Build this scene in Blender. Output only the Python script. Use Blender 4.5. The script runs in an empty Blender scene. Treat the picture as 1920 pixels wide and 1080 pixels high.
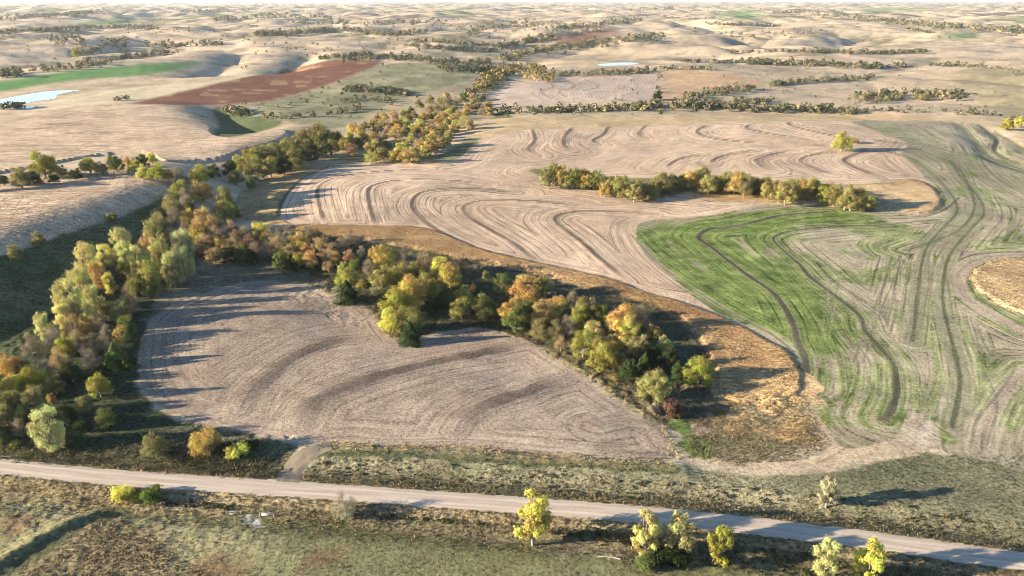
import bpy, math, random
import numpy as np
from mathutils import Vector

random.seed(11)
rng = np.random.default_rng(11)
S = bpy.context.scene
COL = S.collection

# ------------------------------------------------------------------ camera, light, exposure
CAM_H, PITCH, F = 120.0, math.radians(22.92), 1280.0      # F: focal length in pixels of the 1920 wide photo
cam = bpy.data.cameras.new('camera'); camo = bpy.data.objects.new('camera', cam); COL.objects.link(camo)
cam.sensor_width = 36; cam.lens = 24; cam.clip_start = 1; cam.clip_end = 200000
camo.location = (0, 0, CAM_H); camo.rotation_euler = (math.pi/2-PITCH, 0, 0)
S.camera = camo
SUN_EL, SUN_AZ = math.radians(13.2), math.radians(9)       # shadows run to the right and a little away
sun_dir = Vector((-math.cos(SUN_EL)*math.cos(SUN_AZ), -math.cos(SUN_EL)*math.sin(SUN_AZ), math.sin(SUN_EL)))
W = bpy.data.worlds.new('World'); S.world = W; W.use_nodes = True
nt = W.node_tree; bg = nt.nodes['Background']
sky = nt.nodes.new('ShaderNodeTexSky'); sky.sky_type = 'NISHITA'; sky.sun_disc = False
sky.sun_elevation = SUN_EL
sky.sun_rotation = math.atan2(sun_dir.x, sun_dir.y)
sky.altitude = 500; sky.air_density = 1.0; sky.dust_density = 0.25; sky.ozone_density = 3.0
nt.links.new(sky.outputs[0], bg.inputs[0]); bg.inputs[1].default_value = 0.072
sl = bpy.data.lights.new('sun', 'SUN'); sl.energy = 5.0; sl.angle = math.radians(0.55); sl.color = (1.0, 0.845, 0.63)
so = bpy.data.objects.new('sun', sl); COL.objects.link(so)
so.rotation_euler = sun_dir.to_track_quat('Z', 'Y').to_euler()
so.location = (-300, -60, 200)
S.view_settings.view_transform = 'Standard'; S.view_settings.look = 'None'
S.view_settings.exposure = 1.95; S.view_settings.gamma = 1.0
S.view_settings.use_curve_mapping = False
S.cycles.use_denoising = True; S.cycles.denoiser = 'OPENIMAGEDENOISE'; S.cycles.denoising_input_passes = 'RGB_ALBEDO_NORMAL'; S.cycles.denoising_prefilter = 'ACCURATE'; S.cycles.filter_width = 0.85; S.cycles.sample_clamp_indirect = 3.0; S.cycles.max_bounces = 6; S.cycles.diffuse_bounces = 3; S.cycles.transparent_max_bounces = 8; S.cycles.volume_bounces = 1

# ------------------------------------------------------------------ noise and geometry helpers
def smooth(a, b, x):
    t = np.clip((x-a)/(b-a), 0, 1); return t*t*(3-2*t)
_PERM = {}
def gnoise(x, y, seed=0):
    if seed not in _PERM:
        r = np.random.default_rng(1000+seed); p = r.permutation(512)
        a = r.random(512)*2*np.pi; _PERM[seed] = (p, np.cos(a).astype(np.float32), np.sin(a).astype(np.float32))
    p, ca, sa = _PERM[seed]
    xi = np.floor(x).astype(np.int64); yi = np.floor(y).astype(np.int64)
    xf = (x-xi).astype(np.float32); yf = (y-yi).astype(np.float32)
    u = xf*xf*xf*(xf*(xf*6-15)+10); v = yf*yf*yf*(yf*(yf*6-15)+10)
    def g(i, j, dx, dy):
        h = p[(p[(xi+i) & 511]+yi+j) & 511]; return ca[h]*dx+sa[h]*dy
    n0 = g(0, 0, xf, yf)*(1-u)+g(1, 0, xf-1, yf)*u
    n1 = g(0, 1, xf, yf-1)*(1-u)+g(1, 1, xf-1, yf-1)*u
    return (n0*(1-v)+n1*v)*1.5
def fbm(x, y, sc, seed=0, oct=3):
    r = 0; a = 1.0
    for i in range(oct):
        r = r+a*gnoise(x/sc, y/sc, seed+i); sc = sc*0.5; a *= 0.5
    return r
def spline(pts, n=6, closed=False):
    P = np.array(pts, float)
    Q = np.vstack([P[-1], P, P[0], P[1]]) if closed else np.vstack([2*P[0]-P[1], P, 2*P[-1]-P[-2]])
    out = []
    for i in range(1, len(Q)-2):
        p0, p1, p2, p3 = Q[i-1], Q[i], Q[i+1], Q[i+2]
        for k in range(n):
            t = k/n
            out.append(0.5*((2*p1)+(-p0+p2)*t+(2*p0-5*p1+4*p2-p3)*t*t+(-p0+3*p1-3*p2+p3)*t**3))
    if not closed: out.append(P[-1])
    return np.array(out)
SP, CP = math.sin(PITCH), math.cos(PITCH)
def rays(px, py):
    xr = (np.asarray(px, float)-960)/F; yr = -(np.asarray(py, float)-540)/F
    return xr, CP+yr*SP, -SP+yr*CP
def flat(pts, z=0.0):                       # pixel -> point of the level z
    P = np.array(pts, float); dx, dy, dz = rays(P[:, 0], P[:, 1])
    dz = np.minimum(dz, -0.002); t = (z-CAM_H)/dz
    return np.stack([dx*t, dy*t], 1)
def project(x, y, z):
    z = z-CAM_H; d = y*CP-z*SP; u = y*SP+z*CP
    return 960+F*x/d, 540-F*u/d, d
def line_dist(X, Y, L, reach, closed=False):   # unsigned distance to a polyline, only within reach; else reach
    L = np.asarray(L, float)
    if closed: L = np.vstack([L, L[:1]])
    D = np.full(X.shape, float(reach), np.float32)
    x0, y0 = L.min(0)-reach; x1, y1 = L.max(0)+reach
    m = np.nonzero((X > x0) & (X < x1) & (Y > y0) & (Y < y1))[0]
    if len(m) == 0: return D
    x = X[m]; y = Y[m]; d = np.full(len(m), float(reach)**2)
    for a, b in zip(L[:-1], L[1:]):
        s = np.nonzero((x > min(a[0], b[0])-reach) & (x < max(a[0], b[0])+reach) & (y > min(a[1], b[1])-reach) & (y < max(a[1], b[1])+reach))[0]
        if len(s) == 0: continue
        e = b-a; q = max(e@e, 1e-9); xs = x[s]-a[0]; ys = y[s]-a[1]
        t = np.clip((xs*e[0]+ys*e[1])/q, 0, 1)
        d[s] = np.minimum(d[s], (xs-t*e[0])**2+(ys-t*e[1])**2)
    D[m] = np.sqrt(d); return D
def inside(X, Y, P):
    P = np.asarray(P, float); r = np.zeros(X.shape, bool)
    x0, y0 = P.min(0); x1, y1 = P.max(0)
    m = np.nonzero((X > x0) & (X < x1) & (Y > y0) & (Y < y1))[0]
    if len(m) == 0: return r
    x = X[m]; y = Y[m]; c = np.zeros(len(m), bool)
    for a, b in zip(P, np.roll(P, -1, 0)):
        k = (a[1] > y) != (b[1] > y)
        xx = (b[0]-a[0])*(y-a[1])/((b[1]-a[1]) or 1e-12)+a[0]
        c ^= k & (x < xx)
    r[m] = c; return r
def poly_sd(X, Y, P, reach):                  # positive inside
    d = line_dist(X, Y, P, reach, True); return np.where(inside(X, Y, P), d, -d)

# ------------------------------------------------------------------ the land: one fan of rows that grow with distance
rows = list(np.linspace(-500, 90, 14)); d = 96.0
while d < 60000:
    rows.append(d); st = 2.4*d*d/(CAM_H*F*1.0)/(1+0.0*d)*(1/(1+(CAM_H/d)**2))**0
    st = min(max(st, 0.32), 38) if d < 11000 else (d-11000)*0.06+38
    d += st
ROW = np.array(rows)
NC_IN = 880
uc = np.linspace(-1, 1, NC_IN)
COLU = np.concatenate([[-6, -3.5, -2.2, -1.6, -1.25, -1.1], uc, [1.1, 1.25, 1.6, 2.2, 3.5, 6]])
def half_w(y): return 0.86*np.maximum(y, 70)+30
NR, NC = len(ROW), len(COLU)
GX = (COLU[None, :]*half_w(ROW)[:, None]).ravel(); GY = np.repeat(ROW, NC)
print('grid', NR, NC, NR*NC)

ROADPX = [(-260, 858), (-120, 868), (0, 878), (213, 899), (400, 911), (520, 919), (640, 927), (807, 939), (957, 950), (1123, 962), (1300, 978), (1453, 995), (1613, 1015), (1780, 1038), (1920, 1058), (2060, 1080), (2200, 1105)]
ROADW = spline(flat(ROADPX), 8)
CORN1 = [(-260, 375), (0, 352), (50, 340), (133, 331), (200, 328), (277, 338), (316, 350), (300, 370), (233, 397), (150, 427), (93, 442), (20, 463), (-90, 490), (-260, 540)]
CORN2 = [(-150, 250), (0, 235), (100, 214), (167, 201), (250, 197), (333, 200), (393, 213), (408, 230), (397, 252), (450, 261), (520, 244), (540, 250), (520, 268), (450, 287), (400, 302), (310, 303), (270, 288), (167, 295), (33, 320), (-150, 342)]
CREEK1 = [(-100, 900), (20, 830), (110, 720), (190, 620), (260, 540), (330, 480), (395, 410), (470, 335), (560, 300), (680, 285), (780, 255), (860, 215), (900, 175), (950, 135), (990, 110)]
CREEK2 = [(395, 470), (520, 495), (640, 530), (740, 590), (860, 600), (960, 615), (1110, 675), (1210, 730), (1290, 775)]
GULLY = [  # pixel polyline, depth m, half width m : hollows whose far-from-sun bank lies in shade
    ([(457, 93), (425, 112), (385, 134)], 15, 60), ([(578, 92), (560, 105), (548, 118)], 15, 50), ([(470, 132), (500, 126), (520, 120)], 9, 45),
    ([(270, 88), (340, 82), (415, 80)], 13, 70), ([(100, 98), (160, 95), (200, 88), (240, 78)], 13, 75),
    ([(1300, 44), (1318, 50), (1340, 56)], 22, 90), ([(1245, 71), (1270, 68), (1292, 63)], 16, 70),
    ([(1392, 76), (1417, 81), (1455, 92)], 13, 50), ([(1417, 81), (1438, 76), (1456, 67)], 15, 55),
    ([(1282, 108), (1320, 104), (1352, 100)], 11, 50), ([(1565, 80), (1600, 72), (1640, 60)], 16, 70), ([(1530, 84), (1550, 80)], 12, 50),
    ([(1335, 83), (1365, 90), (1390, 96)], 8, 35), ([(405, 205), (430, 222), (470, 243)], 13, 30),
    ([(1560, 170), (1700, 178), (1820, 185)], 5, 45), ([(930, 207), (1200, 203), (1450, 206), (1620, 212)], 6, 40),
    ([(1395, 117), (1560, 122), (1700, 123)], 7, 60), ([(960, 120), (1060, 90), (1180, 73), (1245, 65)], 9, 70),
    ([(640, 112), (800, 113), (920, 116)], 7, 45), ([(20, 62), (150, 55), (300, 52)], 10, 90), ([(1745, 143), (1830, 147), (1920, 155)], 5, 30),
    ([(1800, 232), (1830, 265), (1860, 298), (1930, 322)], 2.4, 9), ([(1845, 236), (1872, 262), (1868, 283), (1900, 303), (1930, 313)], 2.2, 8), ([(1870, 245), (1900, 265), (1925, 285)], 2.2, 8),
]
BERM = [(-60, 1088), (30, 1036), (110, 990), (176, 962)]
PLOUGH = [(247, 191), (283, 182), (400, 155), (500, 134), (600, 116), (650, 112), (708, 114), (712, 120), (640, 150), (590, 167), (533, 183), (500, 190), (420, 196), (333, 198), (267, 197)]
def heights(X, Y):
    D = np.hypot(X, Y)
    rd = line_dist(X, Y, ROADW, 120)
    a1 = 1.6+4.4*smooth(350, 900, D)+9*smooth(900, 3500, D)+12*smooth(4000, 12000, D)
    h = a1*(fbm(X, Y, 420, 3, 2))
    fw = smooth(850, 2200, D)
    n1 = gnoise(X/1150, Y/1150, 21)+0.35*gnoise(X/430, Y/430, 22); n2 = gnoise(X/520+3, Y/520, 25)+0.3*gnoise(X/190, Y/190, 26)
    n3 = gnoise(X/300+7, Y/300, 27); n4 = gnoise(X/150+7, Y/150, 28)
    for L in (PLOUGH, [(910, 190), (953, 160), (1140, 142), (1233, 137), (1237, 163), (1222, 187), (950, 199)], [(420, 205), (712, 122), (900, 118), (880, 160), (640, 240)], [(-120, 165), (233, 123), (378, 117), (267, 141), (-120, 185)], [(1240, 137), (1420, 140), (1440, 205), (1240, 200)]):
        P = flat(L); fw = fw*(1-.85*smooth(-220, 0, poly_sd(X, Y, P, 240)))
    h += fw*(36*np.abs(n1)+17*np.minimum(np.abs(n2), .6)+(11+7*smooth(1500, 3000, D))*np.abs(n3)+(5+3*smooth(1500, 3000, D))*np.abs(n4)-21)+smooth(2500, 9000, D)*18*gnoise(X/4200, Y/4200, 31)
    h += (0.7*fbm(X, Y, 70, 7, 2)+.32*gnoise(X/21, Y/21, 9))*smooth(10, 40, rd)
    HILL1 = [(-600, 400), (-260, 375), (0, 352), (133, 331), (200, 328), (277, 338), (316, 350), (300, 370), (233, 397), (150, 427), (80, 450), (10, 480), (-90, 535), (-230, 600), (-420, 660), (-700, 680)]
    for L, dep, w in ((CREEK1, 3.5, 50), (CREEK2, 4, 36)):
        dl = line_dist(X, Y, flat(spline(L, 3)), 200); h -= dep*np.exp(-(dl/w)**2)
    for poly, A, w in ((HILL1, 11, 60), (CORN2, 4, 50)):
        P = flat(spline(poly, 3, True)); sd = poly_sd(X, Y, P, 90)
        kk = smooth(-w, 4, sd); h = h*(1-kk)+A*kk+(.022*np.clip(X+370, -150, 150) if A > 10 else .012*np.clip(X+480, -250, 280))*kk
    for L, dep, w in GULLY:
        dl = line_dist(X, Y, flat(spline(L, 3)), w*3.2); h -= dep*(1.25 if dep > 7 else 1)*(np.exp(-(dl/w)**1.4)-np.exp(-3.2**1.4))
    k = smooth(14, 75, rd); h = h*k
    bd = line_dist(X, Y, flat(BERM), 30); h += 1.15*np.exp(-(bd/2.2)**2)
    h += 0.75*(1-smooth(3.4, 6.5, rd))-1.4*np.exp(-((rd-10)/4)**2)
    bank = line_dist(X, Y, flat([(572, 850), (700, 848), (850, 858), (1000, 866), (1150, 874), (1270, 880)]), 40)
    h += 0.9*np.exp(-(bank/4.5)**2)
    return h
GZ = heights(GX, GY).astype(np.float64)
ZG = GZ.reshape(NR, NC)
def ground(x, y):                              # height of the built land at x, y
    x = np.asarray(x, float); y = np.asarray(y, float)
    r = np.clip(np.searchsorted(ROW, y)-1, 0, NR-2); fr = np.clip((y-ROW[r])/(ROW[r+1]-ROW[r]), 0, 1)
    def at(ri):
        u = x/half_w(ROW[ri]); c = np.clip(np.searchsorted(COLU, u)-1, 0, NC-2); fc = np.clip((u-COLU[c])/(COLU[c+1]-COLU[c]), 0, 1)
        return ZG[ri, c]*(1-fc)+ZG[ri, c+1]*fc
    return at(r)*(1-fr)+at(r+1)*fr
MARCH = np.concatenate([np.arange(97, 700, 1.5), np.geomspace(700, 25000, 700)])
def drop(px, py, lift=0.0):                    # pixels -> points on the land (or lift metres above it)
    px = np.atleast_1d(np.asarray(px, float)); py = np.atleast_1d(np.asarray(py, float)); lift = np.broadcast_to(np.asarray(lift, float), px.shape)
    dx, dy, dz = rays(px, py); out = np.zeros((len(px), 3))
    for s in range(0, len(px), 400):
        e = slice(s, s+400); t = MARCH[None, :]/dy[e, None]
        X = dx[e, None]*t; Z = CAM_H+dz[e, None]*t; Yv = np.broadcast_to(MARCH, X.shape)
        dif = Z-ground(X.ravel(), Yv.ravel()).reshape(X.shape)-lift[e, None]
        below = dif < 0; i = np.where(below.any(1), below.argmax(1), len(MARCH)-1); i = np.maximum(i, 1); k = np.arange(len(i))
        a, b = dif[k, i-1], dif[k, i]; f = np.clip(a/np.where(a-b == 0, 1, a-b), 0, 1)
        y = MARCH[i-1]+(MARCH[i]-MARCH[i-1])*f; x = dx[e]/dy[e]*y
        out[e, 0] = x; out[e, 1] = y
    out[:, 2] = ground(out[:, 0], out[:, 1]); return out
def onland(pts, n=5, closed=False):
    q = spline(pts, n, closed); return drop(q[:, 0], q[:, 1])[:, :2]

# ------------------------------------------------------------------ ponds: level the land under them
POND1 = [(-60, 198), (-20, 190), (43, 178), (90, 171), (150, 168.5), (128, 173), (108, 178), (103, 185), (67, 190), (33, 197), (-20, 203)]
POND2 = [(1120, 121), (1140, 118.5), (1170, 117), (1196, 118), (1190, 121), (1160, 122.5), (1130, 123.5)]
POND3 = [(37, 202), (50, 199.5), (66, 199), (60, 202.5), (45, 204)]
PONDS = []
for P in (POND1, POND2, POND3):
    w = onland(P, 5, True); z = float(ground(w[:, 0], w[:, 1]).mean())
    w = flat(spline(P, 5, True), z)
    sd = poly_sd(GX, GY, w, 60); k = smooth(-45, -2, sd)
    GZ = GZ*(1-k)+(z-0.5+0.6*(1-smooth(-4, 3, sd)))*k
    ZG = GZ.reshape(NR, NC); PONDS.append((w, z))

# ------------------------------------------------------------------ painting the land's cover (base colours, plus painted shade beside the berm)
def c(r, g, b): return np.array([r, g, b])
D_ = np.hypot(GX, GY)
n_big = fbm(GX, GY, 260, 41, 3); n_mid = fbm(GX, GY, 46, 51, 3); n_sm = fbm(GX, GY, 9, 61, 3)
n_far = fbm(GX, GY, 1500, 71, 3)
ALB = np.empty((len(GX), 3))
t = np.clip(.5+.55*n_big+.3*n_mid, 0, 1)[:, None]
ALB[:] = c(.43, .33, .225)*(1-t)+c(.54, .425, .30)*t           # dry prairie grass
t = smooth(.25, .6, n_far+.3*n_mid)[:, None]; ALB[:] = ALB*(1-.5*t)+c(.30, .25, .15)*.5*t
n1_ = gnoise(GX/1150, GY/1150, 21)+0.35*gnoise(GX/430, GY/430, 22); n2_ = gnoise(GX/520+3, GY/520, 25)+0.3*gnoise(GX/190, GY/190, 26)
t = (np.maximum(smooth(.14, .02, np.abs(n1_)), .8*smooth(.12, .015, np.abs(n2_)))*np.clip(.75+.8*n_mid, 0, 1)*smooth(800, 1500, D_))[:, None]; ALB[:] = ALB*(1-.8*t)+c(.15, .14, .085)*.8*t
t = (smooth(.0, .7, fbm(GX, GY, 60, 87, 3)+.35*gnoise(GX/16, GY/16, 88))*smooth(600, 1000, D_))[:, None]; ALB[:] = ALB*(1-.38*t)+c(.22, .18, .115)*.38*t
t = (smooth(.2, .6, fbm(GX, GY, 120, 85, 3))*smooth(450, 800, D_))[:, None]; ALB[:] = ALB*(1-.45*t)+c(.30, .225, .14)*.45*t
farpatch = gnoise(GX/900, GY/600, 77); t = (smooth(.42, .46, farpatch)*smooth(3500, 5000, D_))[:, None]; ALB[:] = ALB*(1-t)+c(.20, .21, .09)*t
t = (smooth(.44, .48, gnoise(GX/800+9, GY/500, 79))*smooth(4000, 5000, D_))[:, None]; ALB[:] = ALB*(1-t)+c(.16, .12, .09)*t
ROWC = np.zeros(len(GX)); STR = np.zeros(len(GX)); GRAIN = np.ones(len(GX))*.8; ZONE = np.zeros(len(GX), int)
RID = np.zeros(len(GX)); WEED = np.zeros(len(GX))
OUT = {}; ALLZ = []
def mixin(w, col):
    w = w[:, None]; ALB[:] = ALB*(1-w)+col*w
def zone(name, pts, colfn, edge=1.2, jit=1.5, zid=0, stripe=0.0, grain=None, rows=None, reach=80, n=5):
    P = onland(pts, n, True) if isinstance(pts, list) else pts
    OUT[name] = P; ALLZ.append((name, P))
    m = (GX > P[:, 0].min()-5) & (GX < P[:, 0].max()+5) & (GY > P[:, 1].min()-5) & (GY < P[:, 1].max()+5)
    i = np.nonzero(m)[0]; x, y = GX[i], GY[i]
    dm = float(np.hypot(P[:, 0], P[:, 1]).min()); edge = max(edge, dm*dm/45000)
    sd = poly_sd(x, y, P, max(reach, edge))+jit*(n_sm[i]*.8+n_mid[i]*.8)
    w = smooth(-edge*.5, edge*.5, sd)
    col = colfn(i, sd) if callable(colfn) else np.broadcast_to(colfn, (len(i), 3))
    ALB[i] = ALB[i]*(1-w[:, None])+col*w[:, None]
    if zid != 3: WEED[i] *= 1-w
    STR[i] = STR[i]*(1-w)+stripe*w
    if grain is not None: GRAIN[i] = GRAIN[i]*(1-w)+grain*w
    if zid: ZONE[i[w > .5]] = zid
    if rows is not None:
        rc = line_dist(x, y, P, reach, True) if zid != 3 else np.full(len(i), float(reach))
        for L in rows: rc = np.minimum(rc, line_dist(x, y, L, reach))
        ROWC[i] = np.where(w > .01, rc, ROWC[i]); STR[i] *= 1-.6*w*smooth(13, 28, rc)
    return i, sd, w
def vary(a, b, wb=.5, wm=.5):
    def f(i, sd):
        t = np.clip(.5+wb*n_big[i]+wm*n_mid[i]+.25*n_sm[i], 0, 1)[:, None]; return np.array(a)*(1-t)+np.array(b)*t
    return f
def band(L, width, col, amt=.8, ridge=0.0, jit=.6, n=5, wob=True, fade=0):
    P = onland(L, n) if isinstance(L, list) else L
    d = line_dist(GX, GY, P, width*3)+jit*n_sm*.6
    ed = np.minimum(np.hypot(GX-P[0, 0], GY-P[0, 1]), np.hypot(GX-P[-1, 0], GY-P[-1, 1]))
    w = amt*(1-smooth(width*.3, width*.56, d))*(smooth(-2, fade, ed+2*n_mid) if fade else 1)
    if wob: w = w*np.clip(.95+.4*n_mid, .6, 1)
    mixin(w, col); STR[:] = STR*(1-.8*w); WEED[:] = WEED*(1-.8*w)
    if ridge: RID[:] += ridge*np.exp(-(line_dist(GX, GY, P, width*3)/(width*.55))**2)
    return P
STUB_A, STUB_B = (.375, .275, .192), (.49, .37, .262)
# --- pastures and grass first
zone('pasture', [(-200, 935), (0, 925), (200, 940), (420, 962), (700, 985), (900, 1008), (1180, 1045), (1500, 1075), (1900, 1110), (2100, 1200), (1000, 1300), (-400, 1300)], vary((.18, .175, .09), (.30, .27, .15), .5, 1.0), 3, 3, grain=1.05)
zone('verge_strip', [(560, 862), (590, 838), (740, 838), (950, 846), (1100, 860), (1262, 866), (1340, 880), (1500, 885), (1700, 850), (1800, 852), (2100, 880), (2200, 1090), (1920, 1042), (1613, 997), (1300, 963), (1040, 940), (800, 924), (570, 906)], vary((.17, .17, .10), (.285, .255, .155), .4, .9), 2, 2, grain=1.0)
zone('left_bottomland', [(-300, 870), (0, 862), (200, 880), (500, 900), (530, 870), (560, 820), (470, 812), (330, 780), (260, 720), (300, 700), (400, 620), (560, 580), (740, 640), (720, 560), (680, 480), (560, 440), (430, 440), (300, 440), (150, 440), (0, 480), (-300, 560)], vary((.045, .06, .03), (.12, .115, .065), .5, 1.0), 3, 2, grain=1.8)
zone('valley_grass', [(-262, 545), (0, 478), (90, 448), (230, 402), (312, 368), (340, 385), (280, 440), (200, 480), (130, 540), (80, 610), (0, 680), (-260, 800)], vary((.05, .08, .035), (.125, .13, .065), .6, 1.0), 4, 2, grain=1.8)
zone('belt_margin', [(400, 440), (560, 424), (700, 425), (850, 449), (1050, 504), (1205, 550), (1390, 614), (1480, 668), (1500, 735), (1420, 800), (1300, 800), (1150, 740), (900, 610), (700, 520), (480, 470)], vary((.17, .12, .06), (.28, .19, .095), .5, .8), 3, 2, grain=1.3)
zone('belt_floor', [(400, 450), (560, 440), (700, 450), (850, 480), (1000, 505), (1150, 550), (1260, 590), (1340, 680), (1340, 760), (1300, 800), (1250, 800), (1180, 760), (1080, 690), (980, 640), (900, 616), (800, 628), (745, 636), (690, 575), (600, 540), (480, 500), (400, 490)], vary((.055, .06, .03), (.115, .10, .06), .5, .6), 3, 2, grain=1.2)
zone('hollow_grass', [(395, 205), (420, 203), (470, 215), (530, 222), (515, 240), (470, 250), (440, 256), (400, 254), (410, 232)], vary((.07, .10, .045), (.11, .13, .06)), 3, 2)
zone('creek_pasture', [(600, 300), (690, 292), (850, 300), (900, 262), (960, 225), (940, 205), (900, 240), (820, 290), (700, 300)], vary((.11, .12, .055), (.19, .17, .085)), 4, 2)
zone('upper_pasture', [(415, 205), (540, 183), (640, 150), (712, 122), (860, 118), (920, 128), (880, 150), (760, 185), (690, 215), (640, 240), (560, 232), (470, 215)], vary((.19, .185, .105), (.30, .27, .17), .5, .8), 4, 3, grain=1.1)
zone('tan_hill', [(1240, 137), (1330, 133), (1420, 150), (1400, 172), (1300, 180), (1245, 190)], vary((.40, .27, .16), (.47, .33, .20)), 8, 4)
zone('right_scrub', [(1780, 140), (1850, 128), (2000, 140), (2100, 240), (1920, 225), (1840, 190)], vary((.28, .235, .14), (.40, .33, .2), .6, .8), 12, 6)
zone('dry_strip', [(850, 240), (935, 222), (1250, 215), (1550, 212), (1700, 218), (1800, 226), (1540, 228), (1230, 236), (1100, 241), (985, 244), (900, 262)], vary((.36, .27, .155), (.46, .35, .21)), 3, 2)
zone('slope_grass', [(440, 395), (450, 365), (485, 342), (540, 318), (610, 309), (700, 300), (800, 300), (850, 312), (720, 308), (620, 315), (575, 331), (545, 356), (530, 382), (522, 406), (545, 421), (470, 415)], vary((.34, .225, .105), (.44, .31, .16), .4, .7), 2, 2, grain=1.5)
ORG_A, ORG_B = (.32, .195, .092), (.475, .315, .16)
zone('orange_grass', [(540, 424), (620, 422), (700, 424), (770, 425), (812, 432), (850, 447), (900, 467), (960, 482), (1050, 502), (1120, 517), (1170, 532), (1205, 548), (1260, 562), (1320, 582), (1390, 612), (1440, 640), (1480, 666), (1500, 700), (1502, 735), (1470, 752), (1420, 758), (1370, 752), (1335, 720), (1320, 650), (1270, 590), (1180, 558), (1100, 540), (1000, 512), (900, 492), (800, 470), (700, 452), (620, 440)], vary(ORG_A, ORG_B, .4, .9), 3, 2.5, grain=1.1)
zone('hedge_grass', [(1250, 374), (1260, 352), (1350, 345), (1500, 350), (1650, 345), (1700, 338), (1738, 345), (1763, 372), (1762, 388), (1735, 400), (1680, 396), (1560, 386), (1460, 381), (1370, 379)], vary((.40, .26, .13), (.55, .40, .23), .4, .8), 3, 2, grain=1.1)
zone('hedge_floor', [(990, 320), (1050, 312), (1150, 318), (1260, 330), (1300, 352), (1250, 372), (1180, 362), (1090, 350), (1030, 335)], vary((.16, .15, .06), (.27, .23, .11)), 3, 2)
# --- standing corn
zone('corn_lower', CORN1, vary((.45, .335, .23), (.55, .42, .30), .3, .6), 2, 2, zid=0, stripe=1.1, grain=1.2)
zone('corn_upper', CORN2, vary((.40, .30, .205), (.51, .385, .27), .3, .6), 3, 3, zid=0, stripe=1.3, grain=1.2)
for P in (OUT['corn_lower'], OUT['corn_upper']):
    k = inside(GX, GY, P); ROWC[k] = (GY+.15*GX+16*n_big+2*n_mid+900)[k]
# --- crop fields
TER2 = [onland(L) for L in (
    [(608, 418), (600, 390), (595, 362), (603, 345), (640, 330), (690, 323), (740, 320), (800, 319)],
    [(703, 420), (693, 385), (690, 357), (707, 345), (757, 337), (840, 338), (900, 345)],
    [(850, 447), (827, 435), (800, 418), (777, 397), (772, 380), (787, 362), (830, 354), (900, 355), (970, 362)],
    [(1000, 487), (967, 460), (923, 433), (883, 410), (868, 392), (880, 381), (920, 375), (1000, 377), (1080, 385)],
    [(1178, 528), (1123, 483), (1090, 453), (1057, 428), (1040, 413), (1050, 402), (1090, 396), (1160, 397), (1230, 402)])]
TER3 = [onland(L) for L in (
    [(997, 240), (1003, 262), (990, 280), (1006, 293)], [(1073, 238), (1057, 260), (1060, 276), (1078, 284)],
    [(1142, 236), (1131, 252), (1112, 263), (1118, 271)], [(1214, 232), (1197, 250), (1208, 261)],
    [(1328, 234), (1307, 245), (1320, 255), (1363, 263), (1430, 268)], [(1408, 232), (1400, 240), (1427, 248), (1513, 262)],
    [(1477, 228), (1487, 237), (1557, 253), (1600, 262)],
    [(1247, 316), (1265, 302), (1290, 294), (1322, 289)], [(1330, 308), (1347, 295), (1393, 285), (1422, 281)],
    [(1437, 318), (1418, 303), (1427, 295), (1467, 285), (1490, 282)], [(1555, 328), (1513, 310), (1500, 302), (1513, 293), (1557, 285)],
    [(1652, 334), (1600, 313), (1582, 302), (1593, 293), (1630, 281)])]
FIELD2 = [(523, 406), (528, 382), (545, 356), (575, 331), (615, 315), (660, 308), (720, 306), (800, 309), (850, 305), (868, 290), (900, 268), (940, 250), (985, 244), (1100, 241), (1230, 236), (1400, 231), (1540, 228), (1610, 232), (1700, 262), (1690, 285), (1706, 305), (1740, 336), (1690, 340), (1600, 345), (1400, 336), (1250, 334), (1100, 330), (1020, 316), (985, 322), (1035, 337), (1090, 351), (1180, 363), (1280, 373), (1370, 379), (1440, 381), (1400, 390), (1350, 401), (1290, 408), (1225, 412), (1193, 422), (1192, 440), (1207, 466), (1242, 500), (1282, 530), (1318, 558), (1260, 552), (1200, 541), (1170, 531), (1120, 516), (1050, 501), (960, 481), (900, 466), (850, 446), (812, 431), (770, 425), (700, 424), (620, 424), (545, 421)]
zone('field_corner', [(272, 620), (288, 560), (350, 508), (420, 486), (520, 490), (610, 525), (665, 560), (605, 560), (470, 560), (380, 580), (320, 600)], vary((.15, .14, .09), (.26, .22, .155), .5, .9), 4, 3, grain=1.2)
zone('terraced_field', FIELD2, vary(STUB_A, STUB_B, .5, .35), 1.5, .8, zid=2, stripe=1.35, grain=.55, rows=TER2+TER3, reach=60, n=4)
for L in TER2: band(L, 3.3, c(.13, .10, .075), 1, .14, fade=14)
for L in TER3: band(L, 4.8, c(.13, .10, .075), .95, .2, fade=16)
band([(523, 406), (528, 382), (545, 356), (575, 331), (615, 315), (660, 308)], 2.5, c(.10, .10, .05), .8)
HEART = [(585, 838), (480, 815), (400, 800), (320, 775), (277, 745), (258, 700), (262, 650), (275, 605), (320, 572), (380, 550), (470, 526), (560, 529), (605, 545), (655, 560), (692, 580), (715, 606), (730, 627), (748, 637), (800, 630), (870, 620), (905, 616), (942, 621), (1000, 645), (1060, 680), (1110, 710), (1150, 740), (1190, 766), (1226, 791), (1252, 816), (1264, 840), (1262, 861), (1200, 863), (1100, 858), (950, 846), (850, 839), (740, 838), (640, 833)]
TER1 = [onland(L) for L in ([(452, 770), (462, 747), (483, 720), (520, 690), (567, 663), (617, 643), (680, 636)],
    [(560, 795), (567, 780), (590, 752), (633, 731), (690, 711), (740, 697), (813, 680), (923, 658), (985, 646)],
    [(855, 808), (873, 783), (917, 757), (973, 740), (1012, 724), (1060, 712)], [(1120, 800), (1180, 790), (1225, 800), (1250, 830)])]
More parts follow.
